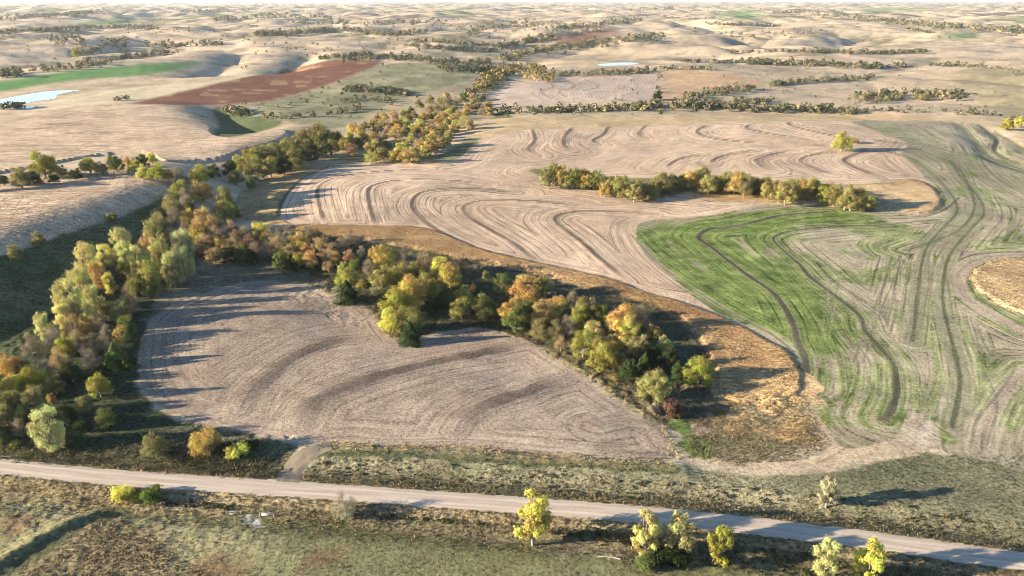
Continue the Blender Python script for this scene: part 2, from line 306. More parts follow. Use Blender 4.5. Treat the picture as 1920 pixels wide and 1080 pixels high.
zone('heart_field', HEART, vary((.262, .205, .155), (.37, .292, .222), .5, .6), 1.2, .9, zid=1, stripe=.95, grain=.85, rows=TER1, reach=60)
for L, a in zip(TER1, (.8, .95, .75, .0)): band(L, 7.6, c(.11, .086, .068), a, .3, 1.6, fade=18)
zone('pink_field', [(910, 190), (953, 160), (1007, 152), (1140, 142), (1233, 137), (1237, 163), (1222, 187), (1140, 191), (1007, 198), (950, 199)], vary((.34, .265, .215), (.42, .335, .265)), 4, 2, zid=6, stripe=.9, grain=.5, rows=[onland(L) for L in ([(1020, 155), (1040, 162), (1015, 175), (1040, 190)], [(1060, 150), (1075, 162), (1050, 175), (1065, 188)], [(1095, 150), (1120, 162), (1095, 172), (1100, 186)], [(1170, 142), (1165, 165), (1160, 185)])])
for L in ([(1025, 153), (1038, 163), (1015, 172), (1032, 185)], [(1060, 150), (1078, 162), (1048, 172), (1065, 182)], [(1094, 147), (1122, 162), (1095, 170)]): band(L, 5, c(.17, .13, .10), .7)
zone('ploughed_field', [(247, 191), (283, 182), (400, 155), (500, 134), (600, 116), (650, 112), (708, 114), (712, 120), (640, 150), (590, 167), (533, 183), (500, 190), (420, 196), (333, 198), (267, 197)], lambda i, sd: vary((.135, .062, .04), (.175, .085, .055))(i, sd), 3, 1.5, zid=4, stripe=.5, grain=.5)
k = inside(GX, GY, OUT['ploughed_field'])|(ZONE == 4); ROWC[k] = (.75*GX-.5*GY+8*n_big+3000)[k]; STR[k] = 1.0
i = np.nonzero(inside(GX, GY, OUT['ploughed_field']))[0]
k = smooth(.45, .6, fbm(GX[i]*.25, GY[i], 14, 81, 2)+.3*n_big[i]); ALB[i] = ALB[i]*(1-.6*k[:, None])+c(.36, .24, .14)*.6*k[:, None]
zone('red_field', [(1033, 80), (1050, 66), (1080, 60), (1120, 56), (1152, 54), (1160, 62), (1123, 74), (1092, 82)], vary((.18, .10, .07), (.23, .135, .095)), 8, 4, zid=4)
zone('green_strip', [(-120, 165), (0, 152), (127, 134), (233, 123), (333, 117), (378, 117), (350, 127), (267, 141), (133, 151), (0, 172), (-120, 185)], vary((.085, .19, .055), (.12, .24, .075)), 4, 1.5, zid=5, grain=.4)
for pts in ([(1358, 30), (1370, 20), (1420, 22), (1428, 32), (1400, 38)], [(1610, 20), (1640, 15), (1700, 15), (1745, 19), (1700, 23), (1640, 22)], [(1762, 66), (1790, 60), (1830, 62), (1840, 70), (1800, 73)], [(150, 41), (200, 36), (260, 37), (250, 44), (180, 47)]):
    zone('far_green', pts, vary((.13, .20, .08), (.18, .25, .10)), 12, 6)
zone('pale_strip', [(100, 190), (150, 175), (300, 160), (400, 152), (500, 131), (600, 113), (590, 118), (400, 158), (283, 185), (245, 192), (150, 197)], vary((.48, .40, .26), (.54, .45, .30)), 4, 2)
# --- the big contour field on the right
TG = {k: onland(v) for k, v in {
    'g1': [(1555, 397), (1467, 404), (1400, 420), (1360, 427), (1333, 429), (1316, 437), (1310, 447), (1333, 463), (1363, 487), (1407, 520), (1447, 547), (1468, 573), (1487, 607), (1494, 637), (1510, 677), (1508, 720)],
    'g2': [(1760, 412), (1647, 422), (1563, 425), (1487, 433), (1460, 440), (1450, 451), (1480, 480), (1500, 497), (1520, 520), (1563, 553), (1610, 590), (1622, 620), (1650, 652), (1674, 682), (1680, 715), (1678, 750), (1660, 790)],
    'g3': [(1620, 282), (1690, 290), (1740, 320), (1780, 360), (1795, 395), (1770, 425), (1735, 470), (1722, 540), (1716, 600), (1710, 640)],
    'g4': [(1700, 262), (1770, 290), (1800, 330), (1835, 370), (1845, 400), (1820, 430), (1780, 480), (1768, 540), (1772, 590), (1790, 660), (1800, 720), (1785, 800)],
    'g5': [(1930, 478), (1860, 480), (1815, 495), (1795, 520), (1810, 555), (1860, 590), (1930, 625)],
    'g6': [(1800, 232), (1830, 265), (1860, 298), (1930, 322)], 'g7': [(1745, 238), (1800, 270), (1822, 310), (1860, 345), (1930, 380)],
    'g10': [(1835, 236), (1868, 260), (1864, 283), (1897, 303), (1940, 316)], 'g11': [(1862, 245), (1895, 265), (1930, 288)], 'g12': [(1640, 262), (1720, 276), (1792, 312), (1817, 350), (1826, 395), (1790, 436), (1700, 470)], 'g13': [(1600, 405), (1680, 410), (1760, 398), (1800, 370)], 'g8': [(1930, 690), (1880, 740), (1850, 800), (1838, 850)], 'g9': [(1185, 440), (1207, 466), (1242, 500), (1300, 540), (1370, 585), (1440, 622), (1490, 660)]}.items()}
GFIELD = [(1192, 440), (1195, 421), (1225, 412), (1290, 408), (1350, 401), (1440, 382), (1560, 387), (1680, 397), (1735, 401), (1764, 389), (1765, 372), (1740, 340), (1708, 305), (1690, 285), (1700, 268), (1610, 234), (1600, 227), (1700, 226), (1800, 229), (1855, 240), (1925, 280), (2100, 340), (2250, 900), (1940, 885), (1860, 868), (1800, 855), (1745, 842), (1690, 822), (1620, 842), (1575, 836), (1535, 790), (1507, 750), (1505, 700), (1490, 668), (1445, 638), (1390, 608), (1330, 578), (1282, 540), (1242, 508), (1207, 474)]
def gcol(i, sd):
    x, y = GX[i], GY[i]; rc = np.full(len(i), 60.0, np.float32)
    for L in TG.values(): rc = np.minimum(rc, line_dist(x, y, L, 60))
    st = gnoise(rc/2.6, (x+y)/60, 91)*.6+gnoise(rc/7.0, (x-y)/90, 92)*.7
    gp, _, _ = project(x, y, GZ[i])
    P = onland([(1190, 430), (1290, 408), (1400, 397), (1520, 392), (1600, 398), (1640, 410), (1560, 420), (1485, 430), (1452, 446), (1460, 475), (1500, 515), (1545, 560), (1585, 615), (1600, 670), (1560, 690), (1500, 660), (1400, 610), (1290, 550), (1207, 472)], 4, True)
    g = smooth(-10, 12, poly_sd(x, y, P, 40))
    t = np.clip(.5+.6*n_big[i]+.4*n_mid[i]+.25*st, 0, 1)[:, None]
    tan = np.array((.22, .195, .13))*(1-t)+np.array((.335, .29, .205))*t
    green = np.array((.085, .135, .035))*(1-t)+np.array((.135, .185, .055))*t
    wg = g*smooth(-.95, .1, 1.0*st+.5*n_mid[i]+.3)
    wp = (1-g)*.8*smooth(-.35, .5, .6*n_mid[i]+.6*st+.5*n_big[i]+.55*fbm(x, y, 22, 95, 3))*1.2*smooth(700, 330, y)
    far = .7*smooth(300, 600, y)*smooth(-.4, .5, n_mid[i]+st)*(1-g)
    WEED[i] = np.where(sd > 0, np.clip(wg*.95+wp*.72+far*.65, 0, 1), WEED[i])*1.0
    return tan*(1-.12*g[:, None])
zone('green_field', GFIELD, gcol, 1.5, .8, zid=3, stripe=1.5, grain=.8, rows=list(TG.values()), reach=60, n=4)
dk = c(.085, .09, .05)
def sub(k, a, b): return TG[k][int(len(TG[k])*a):int(len(TG[k])*b)+1]
for L_, wd in ((sub('g2', .55, 1), 6.0), (sub('g1', .75, 1), 5.0)):
    WEED[:] = np.maximum(WEED, .84*(1-smooth(wd*.1, wd*.9, line_dist(GX, GY, L_, 20)+3*n_sm+2*n_mid)))
band(TG['g1'], 3.6, c(.07, .07, .045), 1, .15); band(TG['g2'], 2.8, c(.07, .075, .045), .95, .12); band(TG['g9'], 1.8, c(.12, .12, .07), .7)
band(TG['g5'], 6.5, c(.33, .265, .205), .85, 0, 1.5); band(TG['g6'], 6, c(.07, .09, .04), .7); band(TG['g7'], 4, c(.12, .13, .065), .5); band(TG['g8'], 5, c(.37, .30, .23), .7)
for pts, a in (([(1505, 730), (1530, 745), (1570, 790), (1580, 830), (1540, 810), (1512, 770)], .75), ([(1735, 790), (1790, 780), (1800, 845), (1755, 840)], .75), ([(1700, 480), (1750, 470), (1760, 560), (1740, 640), (1710, 600)], .45), ([(1800, 455), (1900, 430), (1930, 450), (1830, 472)], .6), ([(1480, 480), (1560, 470), (1600, 520), (1590, 560), (1530, 530)], .35), ([(1790, 610), (1900, 640), (1930, 700), (1830, 690)], .45), ([(1268, 790), (1300, 792), (1335, 850), (1290, 856)], .85), ([(1620, 228), (1700, 240), (1780, 268), (1700, 262), (1640, 248)], .5)):
    P = onland(pts, 4, True); sd = poly_sd(GX, GY, P, 30)
    WEED[:] = np.maximum(WEED, 1.05*a*smooth(-3, 4, sd+5*n_sm+4*n_mid))
for pts in ([(1700, 460), (1660, 530), (1630, 600), (1600, 680)], [(1712, 460), (1674, 530), (1645, 600), (1618, 680)], [(1795, 400), (1745, 470), (1742, 520), (1730, 600), (1712, 640)], [(1560, 520), (1545, 590), (1538, 640)], [(1575, 520), (1560, 590), (1552, 640)], [(1850, 700), (1870, 760), (1850, 830), (1835, 850)], [(1610, 440), (1680, 470), (1700, 520), (1690, 600)], [(1765, 470), (1775, 520), (1788, 600)], [(1905, 690), (1870, 740), (1830, 790), (1820, 840)]):
    band(pts, 1.1, c(.09, .095, .055), .5, 0, .3)
zone('bare_patch', [(1690, 830), (1715, 800), (1750, 795), (1755, 835), (1725, 842)], c(.50, .42, .34), 5, 2)
zone('grass_knoll', [(2060, 470), (1920, 484), (1870, 488), (1840, 498), (1822, 515), (1830, 540), (1860, 562), (1905, 583), (2060, 640)], vary((.44, .30, .15), (.60, .44, .25), .3, .9), 3, 3, grain=1.1)
band(TG['g10'], 5, c(.055, .075, .03), .8); band(TG['g11'], 4, c(.06, .08, .03), .8)
for k_ in ('g3', 'g4', 'g12'): band(TG[k_], 9, c(.135, .145, .08), .5, 0, 2.5)
for k_ in ('g3', 'g4', 'g12', 'g13'): band(TG[k_], 1.8, c(.075, .085, .045), .75, 0, .4)
# orange remnants and tracks near the field corner
zone('brown_corner', [(1330, 760), (1400, 755), (1500, 740), (1530, 790), (1556, 836), (1500, 862), (1400, 868), (1330, 860), (1290, 830)], vary((.19, .165, .09), (.31, .25, .145), .5, .9), 6, 5, grain=1.2)
P = onland([(1266, 792), (1300, 792), (1338, 850), (1288, 858)], 4, True); WEED[:] = np.maximum(WEED, .95*smooth(-3, 3, poly_sd(GX, GY, P, 30)+4*n_sm))
for pts in ([(1440, 705), (1500, 695), (1505, 745), (1470, 770), (1430, 770)], [(1450, 800), (1500, 775), (1530, 790), (1558, 832), (1500, 838), (1455, 830)], [(1360, 800), (1400, 775), (1405, 805), (1385, 825), (1360, 820)], [(1330, 770), (1360, 770), (1350, 785)]):
    zone('orange_remnant', pts, vary((.40, .265, .12), (.54, .375, .19), .3, .8), 4, 5, grain=1.2)
TRACK = [(1262, 862), (1330, 874), (1400, 882), (1480, 882), (1560, 877), (1630, 862), (1680, 838), (1700, 815), (1720, 780)]
zone('corner_soil', [(1600, 870), (1660, 845), (1700, 815), (1735, 830), (1720, 850), (1660, 868)], c(.42, .34, .25), 4, 3)
band(TRACK, 4.6, c(.44, .36, .26), .85, 0, 1.2)
for pts in ([(1300, 805), (1350, 825), (1365, 850), (1330, 868)], [(1530, 870), (1570, 850), (1590, 835)], [(1405, 780), (1440, 790), (1480, 760)]): band(pts, 1.0, c(.09, .075, .045), .6)
# pale dry margin round the fields
def margin(name, a, b, width, col, amt):
    P = OUT[name]; n = len(P); L = P[int(a*n):int(b*n)]
    d = line_dist(GX, GY, L, 14)+1.2*n_sm; mixin(amt*(1-smooth(width*.3, width*.7, d))*np.clip(.6+.9*n_mid, 0, 1), col)
margin('heart_field', .60, .86, 3.0, c(.40, .34, .19), .8); margin('heart_field', .30, .46, 2.6, c(.42, .36, .2), .7)
margin('heart_field', .86, 1, 3.5, c(.40, .27, .14), .6); margin('terraced_field', .0, .12, 2.5, c(.12, .10, .055), .5)
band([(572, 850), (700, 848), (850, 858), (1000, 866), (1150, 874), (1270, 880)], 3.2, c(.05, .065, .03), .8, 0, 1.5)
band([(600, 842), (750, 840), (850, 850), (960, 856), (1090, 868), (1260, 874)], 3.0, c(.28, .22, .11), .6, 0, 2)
# road verges: rusty weeds and dark ditch grass
rd = line_dist(GX, GY, ROADW, 40)
w = smooth(13, 8, rd+3*n_mid)*np.clip(.75+.6*n_mid, 0, 1); mixin(w*.75, c(.20, .155, .08))
w = smooth(8.5, 4.0, rd+2*n_mid)*np.clip(.6+.8*n_sm, 0, 1); mixin(w*.7, c(.33, .26, .13))
GRAIN[rd < 15] = 1.5
south = GY < np.interp(GX, ROADW[:, 0], ROADW[:, 1]) - 6
w = smooth(19, 12, rd+4*n_big)*south*smooth(-95, -60, GX); mixin(w*.6, c(.075, .08, .035))
# pasture details
bl = onland([(-40, 1100), (50, 1048), (130, 1000), (190, 970)]); w = 1-smooth(1, 5, line_dist(GX, GY, bl, 12)); mixin(.6*w, c(.05, .06, .03))  # shade on the berm's lee side, painted into the cover colour
zone('brown_weeds', [(60, 1070), (130, 1020), (190, 975), (260, 990), (330, 1040), (390, 1090), (200, 1140), (40, 1120)], vary((.17, .145, .08), (.30, .235, .135), .4, 1.3), 10, 9, grain=1.5)
for pts in ([(0, 970), (40, 962), (60, 980), (10, 1000)], [(350, 1060), (420, 1040), (480, 1075), (400, 1100)], [(560, 1040), (620, 1025), (650, 1060), (580, 1080)]): zone('brown_patch', pts, vary((.14, .10, .055), (.26, .185, .10)), 5, 4)
P = onland([(462, 976), (472, 968), (486, 975), (484, 986), (468, 984)], 4, True); sd = poly_sd(GX, GY, P, 12); mixin(.9*smooth(-1, 1.2, sd+2.5*n_sm), c(.66, .66, .62))
band([(500, 925), (480, 955), (472, 975)], 1.6, c(.05, .05, .025), .7); band([(195, 985), (300, 1000), (420, 1020), (560, 1052)], 3, c(.26, .24, .125), .4, 0, 2)
band([(0, 1040), (60, 1008), (120, 978), (170, 958)], 4, c(.24, .235, .11), .6)

CAN = np.zeros(len(GX))
for nm, P in ALLZ:
    hcan = {'orange_grass': .8, 'hedge_grass': .8, 'grass_knoll': .9, 'slope_grass': .5, 'corn_lower': 1.7, 'corn_upper': 1.7, 'orange_remnant': .28}.get(nm)
    if hcan:
        sd = poly_sd(GX, GY, P, 8); k = smooth(-.2, 1.3 if 'rem' not in nm else 5, sd+.8*n_sm+(3*n_mid if 'rem' in nm else 0))*hcan*(1+(.07 if 'corn' in nm else .09)*fbm(GX, GY, 3.2, 131, 2)); CAN = np.maximum(CAN, k)
ci = np.nonzero(inside(GX, GY, OUT['brown_corner']))[0]; rem = np.zeros(len(GX), bool)
for nm, P in ALLZ:
    if nm == 'orange_remnant': rem |= inside(GX, GY, P)
CAN[ci] *= np.where(rem[ci], 1, .25)
bf = inside(GX, GY, OUT['belt_floor']); CAN[bf] *= .35
for nm, a_ in (('pasture', .26), ('verge_strip', .15), ('brown_corner', .3), ('left_bottomland', .3), ('valley_grass', .2), ('belt_floor', .5)):
    ii = np.nonzero(inside(GX, GY, OUT[nm]))[0]; GZ[ii] += a_*fbm(GX[ii], GY[ii], 3.6, 141, 3)*smooth(5, 9, rd[ii])*np.clip(.6+.9*n_mid[ii], .1, 1.5)
GZ = GZ+RID+CAN
cornk = np.zeros(len(GX))
ZG = GZ.reshape(NR, NC)

# ------------------------------------------------------------------ node helper
def mat(name):
    m = bpy.data.materials.new(name); m.use_nodes = True; t = m.node_tree; t.nodes.clear()
    def N(kind, **kw):
        n = t.nodes.new(kind)
        for k, v in kw.items():
            if isinstance(v, tuple) and k == 'ins':
                pass
            else: setattr(n, k, v)
        return n
    return m, t, N, t.links.new
def math_node(N, L, op, a, b=None, clamp=False):
    n = N('ShaderNodeMath', operation=op); n.use_clamp = clamp
    for i, v in enumerate((a, b)):
        if v is None: continue
        if isinstance(v, (int, float)): n.inputs[i].default_value = v
        else: L(v, n.inputs[i])
    return n.outputs[0]
def ground_mat():
    m, t, N, L = mat('land_cover'); M = lambda *a, **k: math_node(N, L, *a, **k)
    out = N('ShaderNodeOutputMaterial'); b = N('ShaderNodeBsdfPrincipled'); b.inputs['Roughness'].default_value = .95; b.inputs['Specular IOR Level'].default_value = .05
    ca = N('ShaderNodeAttribute', attribute_name='cover'); ra = N('ShaderNodeAttribute', attribute_name='rowline'); sa = N('ShaderNodeAttribute', attribute_name='furrow'); ga = N('ShaderNodeAttribute', attribute_name='tuft')
    tc = N('ShaderNodeTexCoord'); sep = N('ShaderNodeSeparateXYZ'); L(tc.outputs['Object'], sep.inputs[0])
    def noise(scale, detail=3.0, vec=None, rough=.6):
        n = N('ShaderNodeTexNoise'); n.inputs['Scale'].default_value = scale; n.inputs['Detail'].default_value = detail; n.inputs['Roughness'].default_value = rough
        L(vec or tc.outputs['Object'], n.inputs['Vector']); return n.outputs['Fac']
    def rowvec(k, along):
        cb = N('ShaderNodeCombineXYZ'); L(M('MULTIPLY', ra.outputs['Fac'], k), cb.inputs[0]); L(M('MULTIPLY', sep.outputs[0], along), cb.inputs[1]); L(M('MULTIPLY', sep.outputs[1], along), cb.inputs[2]); return cb.outputs[0]
    s1 = noise(1.0, 2, rowvec(.36, .016)); s2 = noise(1.0, 1, rowvec(.16, .010)); s3 = noise(1.0, 2, rowvec(.95, .05))
    st = M('ADD', M('ADD', M('MULTIPLY', M('SUBTRACT', s1, .5), 1.0), M('MULTIPLY', M('SUBTRACT', s2, .5), .4)), M('MULTIPLY', M('SUBTRACT', s3, .5), 1.1))
    pp = M('PINGPONG', ra.outputs['Fac'], 2.3); ln = M('SUBTRACT', 1.0, M('MULTIPLY', pp, 1.35), clamp=True)
    st = M('SUBTRACT', st, M('MULTIPLY', ln, M('MULTIPLY', M('SUBTRACT', noise(.03, 3), .18), .95)))
    st = M('MULTIPLY', M('ADD', st, .08), sa.outputs['Fac'])
    g1 = noise(.9, 6, rough=.8); g2 = noise(.12, 4); g3 = noise(.022, 5, rough=.65)
    gr = M('ADD', M('ADD', M('MULTIPLY', M('SUBTRACT', g1, .5), 4.8), M('MULTIPLY', M('SUBTRACT', g2, .5), 1.3)), M('MULTIPLY', M('SUBTRACT', g3, .5), 1.2))
    gr = M('MULTIPLY', gr, ga.outputs['Fac'])
    wa = N('ShaderNodeAttribute', attribute_name='weed'); wn = M('ADD', M('MULTIPLY', noise(.6, 6, rough=.75), .6), M('ADD', M('MULTIPLY', s3, .2), M('MULTIPLY', s1, .2)))
    wt = M('MULTIPLY', M('ADD', M('SUBTRACT', M('MULTIPLY', wa.outputs['Fac'], .72), wn), .19), 3.6, clamp=True)
    wc = N('ShaderNodeMix', data_type='RGBA'); L(M('MULTIPLY', M('SUBTRACT', g2, .3), 2.5, clamp=True), wc.inputs[0]); wc.inputs[6].default_value = (.07, .115, .032, 1); wc.inputs[7].default_value = (.20, .235, .075, 1)
    cm = N('ShaderNodeMix', data_type='RGBA'); L(wt, cm.inputs[0]); L(ca.outputs['Color'], cm.inputs[6]); L(wc.outputs[2], cm.inputs[7])
    fac = M('ADD', M('ADD', M('MULTIPLY', st, .8), M('MULTIPLY', gr, .72)), 1.0); fac = M('MINIMUM', M('MAXIMUM', fac, .25), 2.0)
    mx = N('ShaderNodeVectorMath', operation='SCALE'); L(cm.outputs[2], mx.inputs[0]); L(fac, mx.inputs['Scale'])
    hs = N('ShaderNodeHueSaturation'); L(mx.outputs[0], hs.inputs['Color']); L(M('ADD', M('MULTIPLY', M('SUBTRACT', g2, .5), .05), .5), hs.inputs['Hue'])
    L(hs.outputs[0], b.inputs['Base Color'])
    bp = N('ShaderNodeBump'); bp.inputs['Strength'].default_value = .8; bp.inputs['Distance'].default_value = 1.0
    hh = M('ADD', M('MULTIPLY', st, .13), M('ADD', M('MULTIPLY', gr, .16), M('MULTIPLY', wt, .12))); L(hh, bp.inputs['Height']); L(bp.outputs[0], b.inputs['Normal'])
    L(b.outputs[0], out.inputs[0]); return m
GM = ground_mat()

# ------------------------------------------------------------------ mesh helpers
def mesh(name, V, Fc, attrs=None, smooth_shade=False):
    me = bpy.data.meshes.new(name); V = np.ascontiguousarray(V, np.float32); Fc = np.ascontiguousarray(Fc, np.int32); k = Fc.shape[1]
    me.vertices.add(len(V)); me.vertices.foreach_set('co', V.ravel())
    me.loops.add(Fc.size); me.loops.foreach_set('vertex_index', Fc.ravel())
    me.polygons.add(len(Fc)); me.polygons.foreach_set('loop_start', np.arange(0, Fc.size, k, dtype=np.int32))
    me.update(calc_edges=True)
    for an, (typ, dat) in (attrs or {}).items():
        a = me.attributes.new(an, typ, 'POINT')
        if typ == 'FLOAT_COLOR':
            a.data.foreach_set('color', np.concatenate([dat, np.ones((len(dat), 1))], 1).astype(np.float32).ravel())
        else: a.data.foreach_set('value', np.asarray(dat, np.float32))
    if smooth_shade: me.polygons.foreach_set('use_smooth', np.ones(len(Fc), bool))
    return me
def obj(name, me, m=None, parent=None, **props):
    o = bpy.data.objects.new(name, me); COL.objects.link(o)
    if m is not None and me is not None and len(me.materials) == 0: me.materials.append(m)
    if parent is not None: o.parent = parent
    for k, v in props.items(): o[k] = v
    return o

# ------------------------------------------------------------------ the ground and its fields
Zg = GZ.reshape(NR, NC); Xg = GX.reshape(NR, NC); Yg = GY.reshape(NR, NC)
P3 = np.stack([Xg, Yg, Zg], 2)
du = np.gradient(P3, axis=1); dv = np.gradient(P3, axis=0)
NRM = np.cross(du.reshape(-1, 3), dv.reshape(-1, 3)); NRM /= np.linalg.norm(NRM, axis=1, keepdims=True)
idx = np.arange(NR*NC).reshape(NR, NC)
FQ = np.stack([idx[:-1, :-1], idx[:-1, 1:], idx[1:, 1:], idx[1:, :-1]], 2).reshape(-1, 4)
fz = ZONE[FQ[:, 0]]
NAMES = {0: ('ground', 'rolling dry prairie, pasture and creek bottom reaching the horizon'), 1: ('stubble_field', 'grey brown heart shaped stubble field above the gravel road'),
         2: ('terraced_field', 'pale tan stubble field crossed by dark S shaped terrace banks'), 3: ('cover_crop_field', 'contour field of green and tan swathes at the right'),
         4: ('ploughed_field', 'bare reddish brown ploughed soil'), 5: ('green_field', 'bright green strip field by the pond'), 6: ('far_stubble_field', 'pinkish stubble field beyond the creek trees')}
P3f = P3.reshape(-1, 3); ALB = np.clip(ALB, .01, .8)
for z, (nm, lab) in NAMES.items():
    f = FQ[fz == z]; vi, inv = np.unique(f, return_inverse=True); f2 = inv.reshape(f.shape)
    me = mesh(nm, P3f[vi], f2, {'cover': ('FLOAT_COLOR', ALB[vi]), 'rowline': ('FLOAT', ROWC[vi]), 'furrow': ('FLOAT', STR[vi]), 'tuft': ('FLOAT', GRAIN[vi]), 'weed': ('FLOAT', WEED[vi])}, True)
    me.normals_split_custom_set_from_vertices(NRM[vi].astype(np.float32))
    obj(nm, me, GM, kind='structure', label=lab)

# road, field entrance
def ribbon(name, L, width, m, lift, lab, wob=.55, nx=9):
    L = np.asarray(L); tg = np.gradient(L, axis=0); tg /= np.linalg.norm(tg, axis=1, keepdims=True); nr = np.stack([-tg[:, 1], tg[:, 0]], 1)
    s = np.linspace(-1, 1, nx); V = []; A = []
    wd = np.asarray(width)*np.ones(len(L)); l = np.arange(len(L))*1.0
    for j, k in enumerate(s):
        e = wob*gnoise(l/3+j*0, l*0+k*7.3, 17) if abs(k) == 1 else 0
        q = L+nr*(k*(wd/2)+np.sign(k)*e)[:, None]
        V.append(np.stack([q[:, 0], q[:, 1], ground(q[:, 0], q[:, 1])+lift*(1-.85*(abs(k) == 1))], 1)); A.append(np.full(len(L), k))
    V = np.stack(V, 1).reshape(-1, 3); A = np.stack(A, 1).ravel(); n = len(L)
    ix = np.arange(n*nx).reshape(n, nx)
    Fc = np.stack([ix[:-1, :-1], ix[1:, :-1], ix[1:, 1:], ix[:-1, 1:]], 2).reshape(-1, 4)[:, ::-1]
    return obj(name, mesh(name, V, Fc, {'across': ('FLOAT', A), 'along': ('FLOAT', np.repeat(l, nx))}, True), m, kind='structure', label=lab)
def gravel(name, base, rut):
    m, t, N, L = mat(name); M = lambda *a, **k: math_node(N, L, *a, **k)
    out = N('ShaderNodeOutputMaterial'); b = N('ShaderNodeBsdfPrincipled'); b.inputs['Roughness'].default_value = .9; b.inputs['Specular IOR Level'].default_value = .1
    ac = N('ShaderNodeAttribute', attribute_name='across'); al = N('ShaderNodeAttribute', attribute_name='along'); tc = N('ShaderNodeTexCoord')
    cb = N('ShaderNodeCombineXYZ'); L(M('MULTIPLY', ac.outputs['Fac'], 3.2), cb.inputs[0]); L(M('MULTIPLY', al.outputs['Fac'], .06), cb.inputs[1])
    n1 = N('ShaderNodeTexNoise'); n1.inputs['Scale'].default_value = 1; n1.inputs['Detail'].default_value = 3; L(cb.outputs[0], n1.inputs['Vector'])
    n2 = N('ShaderNodeTexNoise'); n2.inputs['Scale'].default_value = 1.2; n2.inputs['Detail'].default_value = 6; L(tc.outputs['Object'], n2.inputs['Vector'])
    mx = N('ShaderNodeMix', data_type='RGBA'); trk = M('SUBTRACT', 1.0, M('MULTIPLY', M('ABSOLUTE', M('SUBTRACT', M('ABSOLUTE', ac.outputs['Fac']), .42)), 4.5), clamp=True)
    L(M('ADD', M('MULTIPLY', M('SUBTRACT', n1.outputs['Fac'], .4), 2.2), M('MULTIPLY', trk, .5), clamp=True), mx.inputs[0]); mx.inputs[6].default_value = (*rut, 1); mx.inputs[7].default_value = (*base, 1)
    sc = N('ShaderNodeVectorMath', operation='SCALE'); L(mx.outputs[2], sc.inputs[0]); L(M('ADD', M('MULTIPLY', M('SUBTRACT', n2.outputs['Fac'], .5), .3), 1.0), sc.inputs['Scale'])
    L(sc.outputs[0], b.inputs['Base Color'])
    bp = N('ShaderNodeBump'); bp.inputs['Strength'].default_value = .25; bp.inputs['Distance'].default_value = .1; L(n2.outputs['Fac'], bp.inputs['Height']); L(bp.outputs[0], b.inputs['Normal'])
    L(b.outputs[0], out.inputs[0]); return m
def resample(L, step):
    s = np.concatenate([[0], np.cumsum(np.linalg.norm(np.diff(L, axis=0), axis=1))]); q = np.arange(0, s[-1], step)
    return np.stack([np.interp(q, s, L[:, 0]), np.interp(q, s, L[:, 1])], 1)
ribbon('gravel_road', resample(ROADW, 1.0), 6.3, gravel('gravel', (.56, .47, .38), (.40, .325, .255)), .07, 'wide pale gravel road running across the foreground')
DRV = resample(onland([(535, 915), (541, 897), (550, 878), (568, 858), (592, 842), (625, 835)]), .8)
ribbon('field_entrance', DRV, np.interp(np.linspace(0, 1, len(DRV)), [0, .15, 1], [11, 6.5, 5.5]), gravel('track_soil', (.27, .22, .165), (.19, .16, .115)), .06, 'dirt field entrance curving off the gravel road')

# ponds
m, t, N, L = mat('pond_water'); out = N('ShaderNodeOutputMaterial'); b = N('ShaderNodeBsdfPrincipled')
b.inputs['Base Color'].default_value = (.55, .57, .56, 1); b.inputs['Roughness'].default_value = .12; b.inputs['IOR'].default_value = 1.33  # pale silty base, also standing in for the bright sky reflected
nz = N('ShaderNodeTexNoise'); nz.inputs['Scale'].default_value = .8; bp = N('ShaderNodeBump'); bp.inputs['Strength'].default_value = .08; L(nz.outputs['Fac'], bp.inputs['Height']); L(bp.outputs[0], b.inputs['Normal']); L(b.outputs[0], out.inputs[0])
import bmesh
for (w, z), lab in zip(PONDS, ('long pale pond below the green strip field', 'small white pond on the far pasture', 'tiny pond just below the long pond')):
    bm = bmesh.new(); bm.faces.new([bm.verts.new((p[0], p[1], z)) for p in w]); me = bpy.data.meshes.new('pond'); bm.normal_update()
    if bm.faces[:][0].normal.z < 0: bmesh.ops.reverse_faces(bm, faces=bm.faces[:])
    bmesh.ops.triangulate(bm, faces=bm.faces[:])
    bm.to_mesh(me); bm.free(); obj('pond', me, m, kind='structure', label=lab)

# ------------------------------------------------------------------ foliage materials
def leaf_mat(name, color_from, trans=.3):
    m, t, N, L = mat(name); M = lambda *a, **k: math_node(N, L, *a, **k)
    out = N('ShaderNodeOutputMaterial')
    if color_from == 'object':
        oi = N('ShaderNodeObjectInfo'); col = oi.outputs['Color']
        va = N('ShaderNodeAttribute', attribute_name='leafvar'); lo = N('ShaderNodeAttribute', attribute_name='lobevar')
        hs = N('ShaderNodeHueSaturation'); L(col, hs.inputs['Color'])
        L(M('ADD', M('MULTIPLY', M('SUBTRACT', lo.outputs['Fac'], .5), .075), .5), hs.inputs['Hue'])
        L(M('ADD', M('ADD', M('MULTIPLY', va.outputs['Fac'], .5), M('MULTIPLY', lo.outputs['Fac'], .5)), .5), hs.inputs['Value']); col = hs.outputs[0]
    else:
        at = N('ShaderNodeAttribute', attribute_name='cover'); col = at.outputs['Color']
    d = N('ShaderNodeBsdfDiffuse'); tr = N('ShaderNodeBsdfTranslucent'); L(col, d.inputs[0]); L(col, tr.inputs[0])
    mx = N('ShaderNodeMixShader'); mx.inputs[0].default_value = trans; L(d.outputs[0], mx.inputs[1]); L(tr.outputs[0], mx.inputs[2]); L(mx.outputs[0], out.inputs[0]); return m
LEAF = leaf_mat('leaves', 'object', .42); FARLEAF = leaf_mat('far_leaves', 'cover', .2); GRASS = leaf_mat('dry_grass', 'cover', .25)
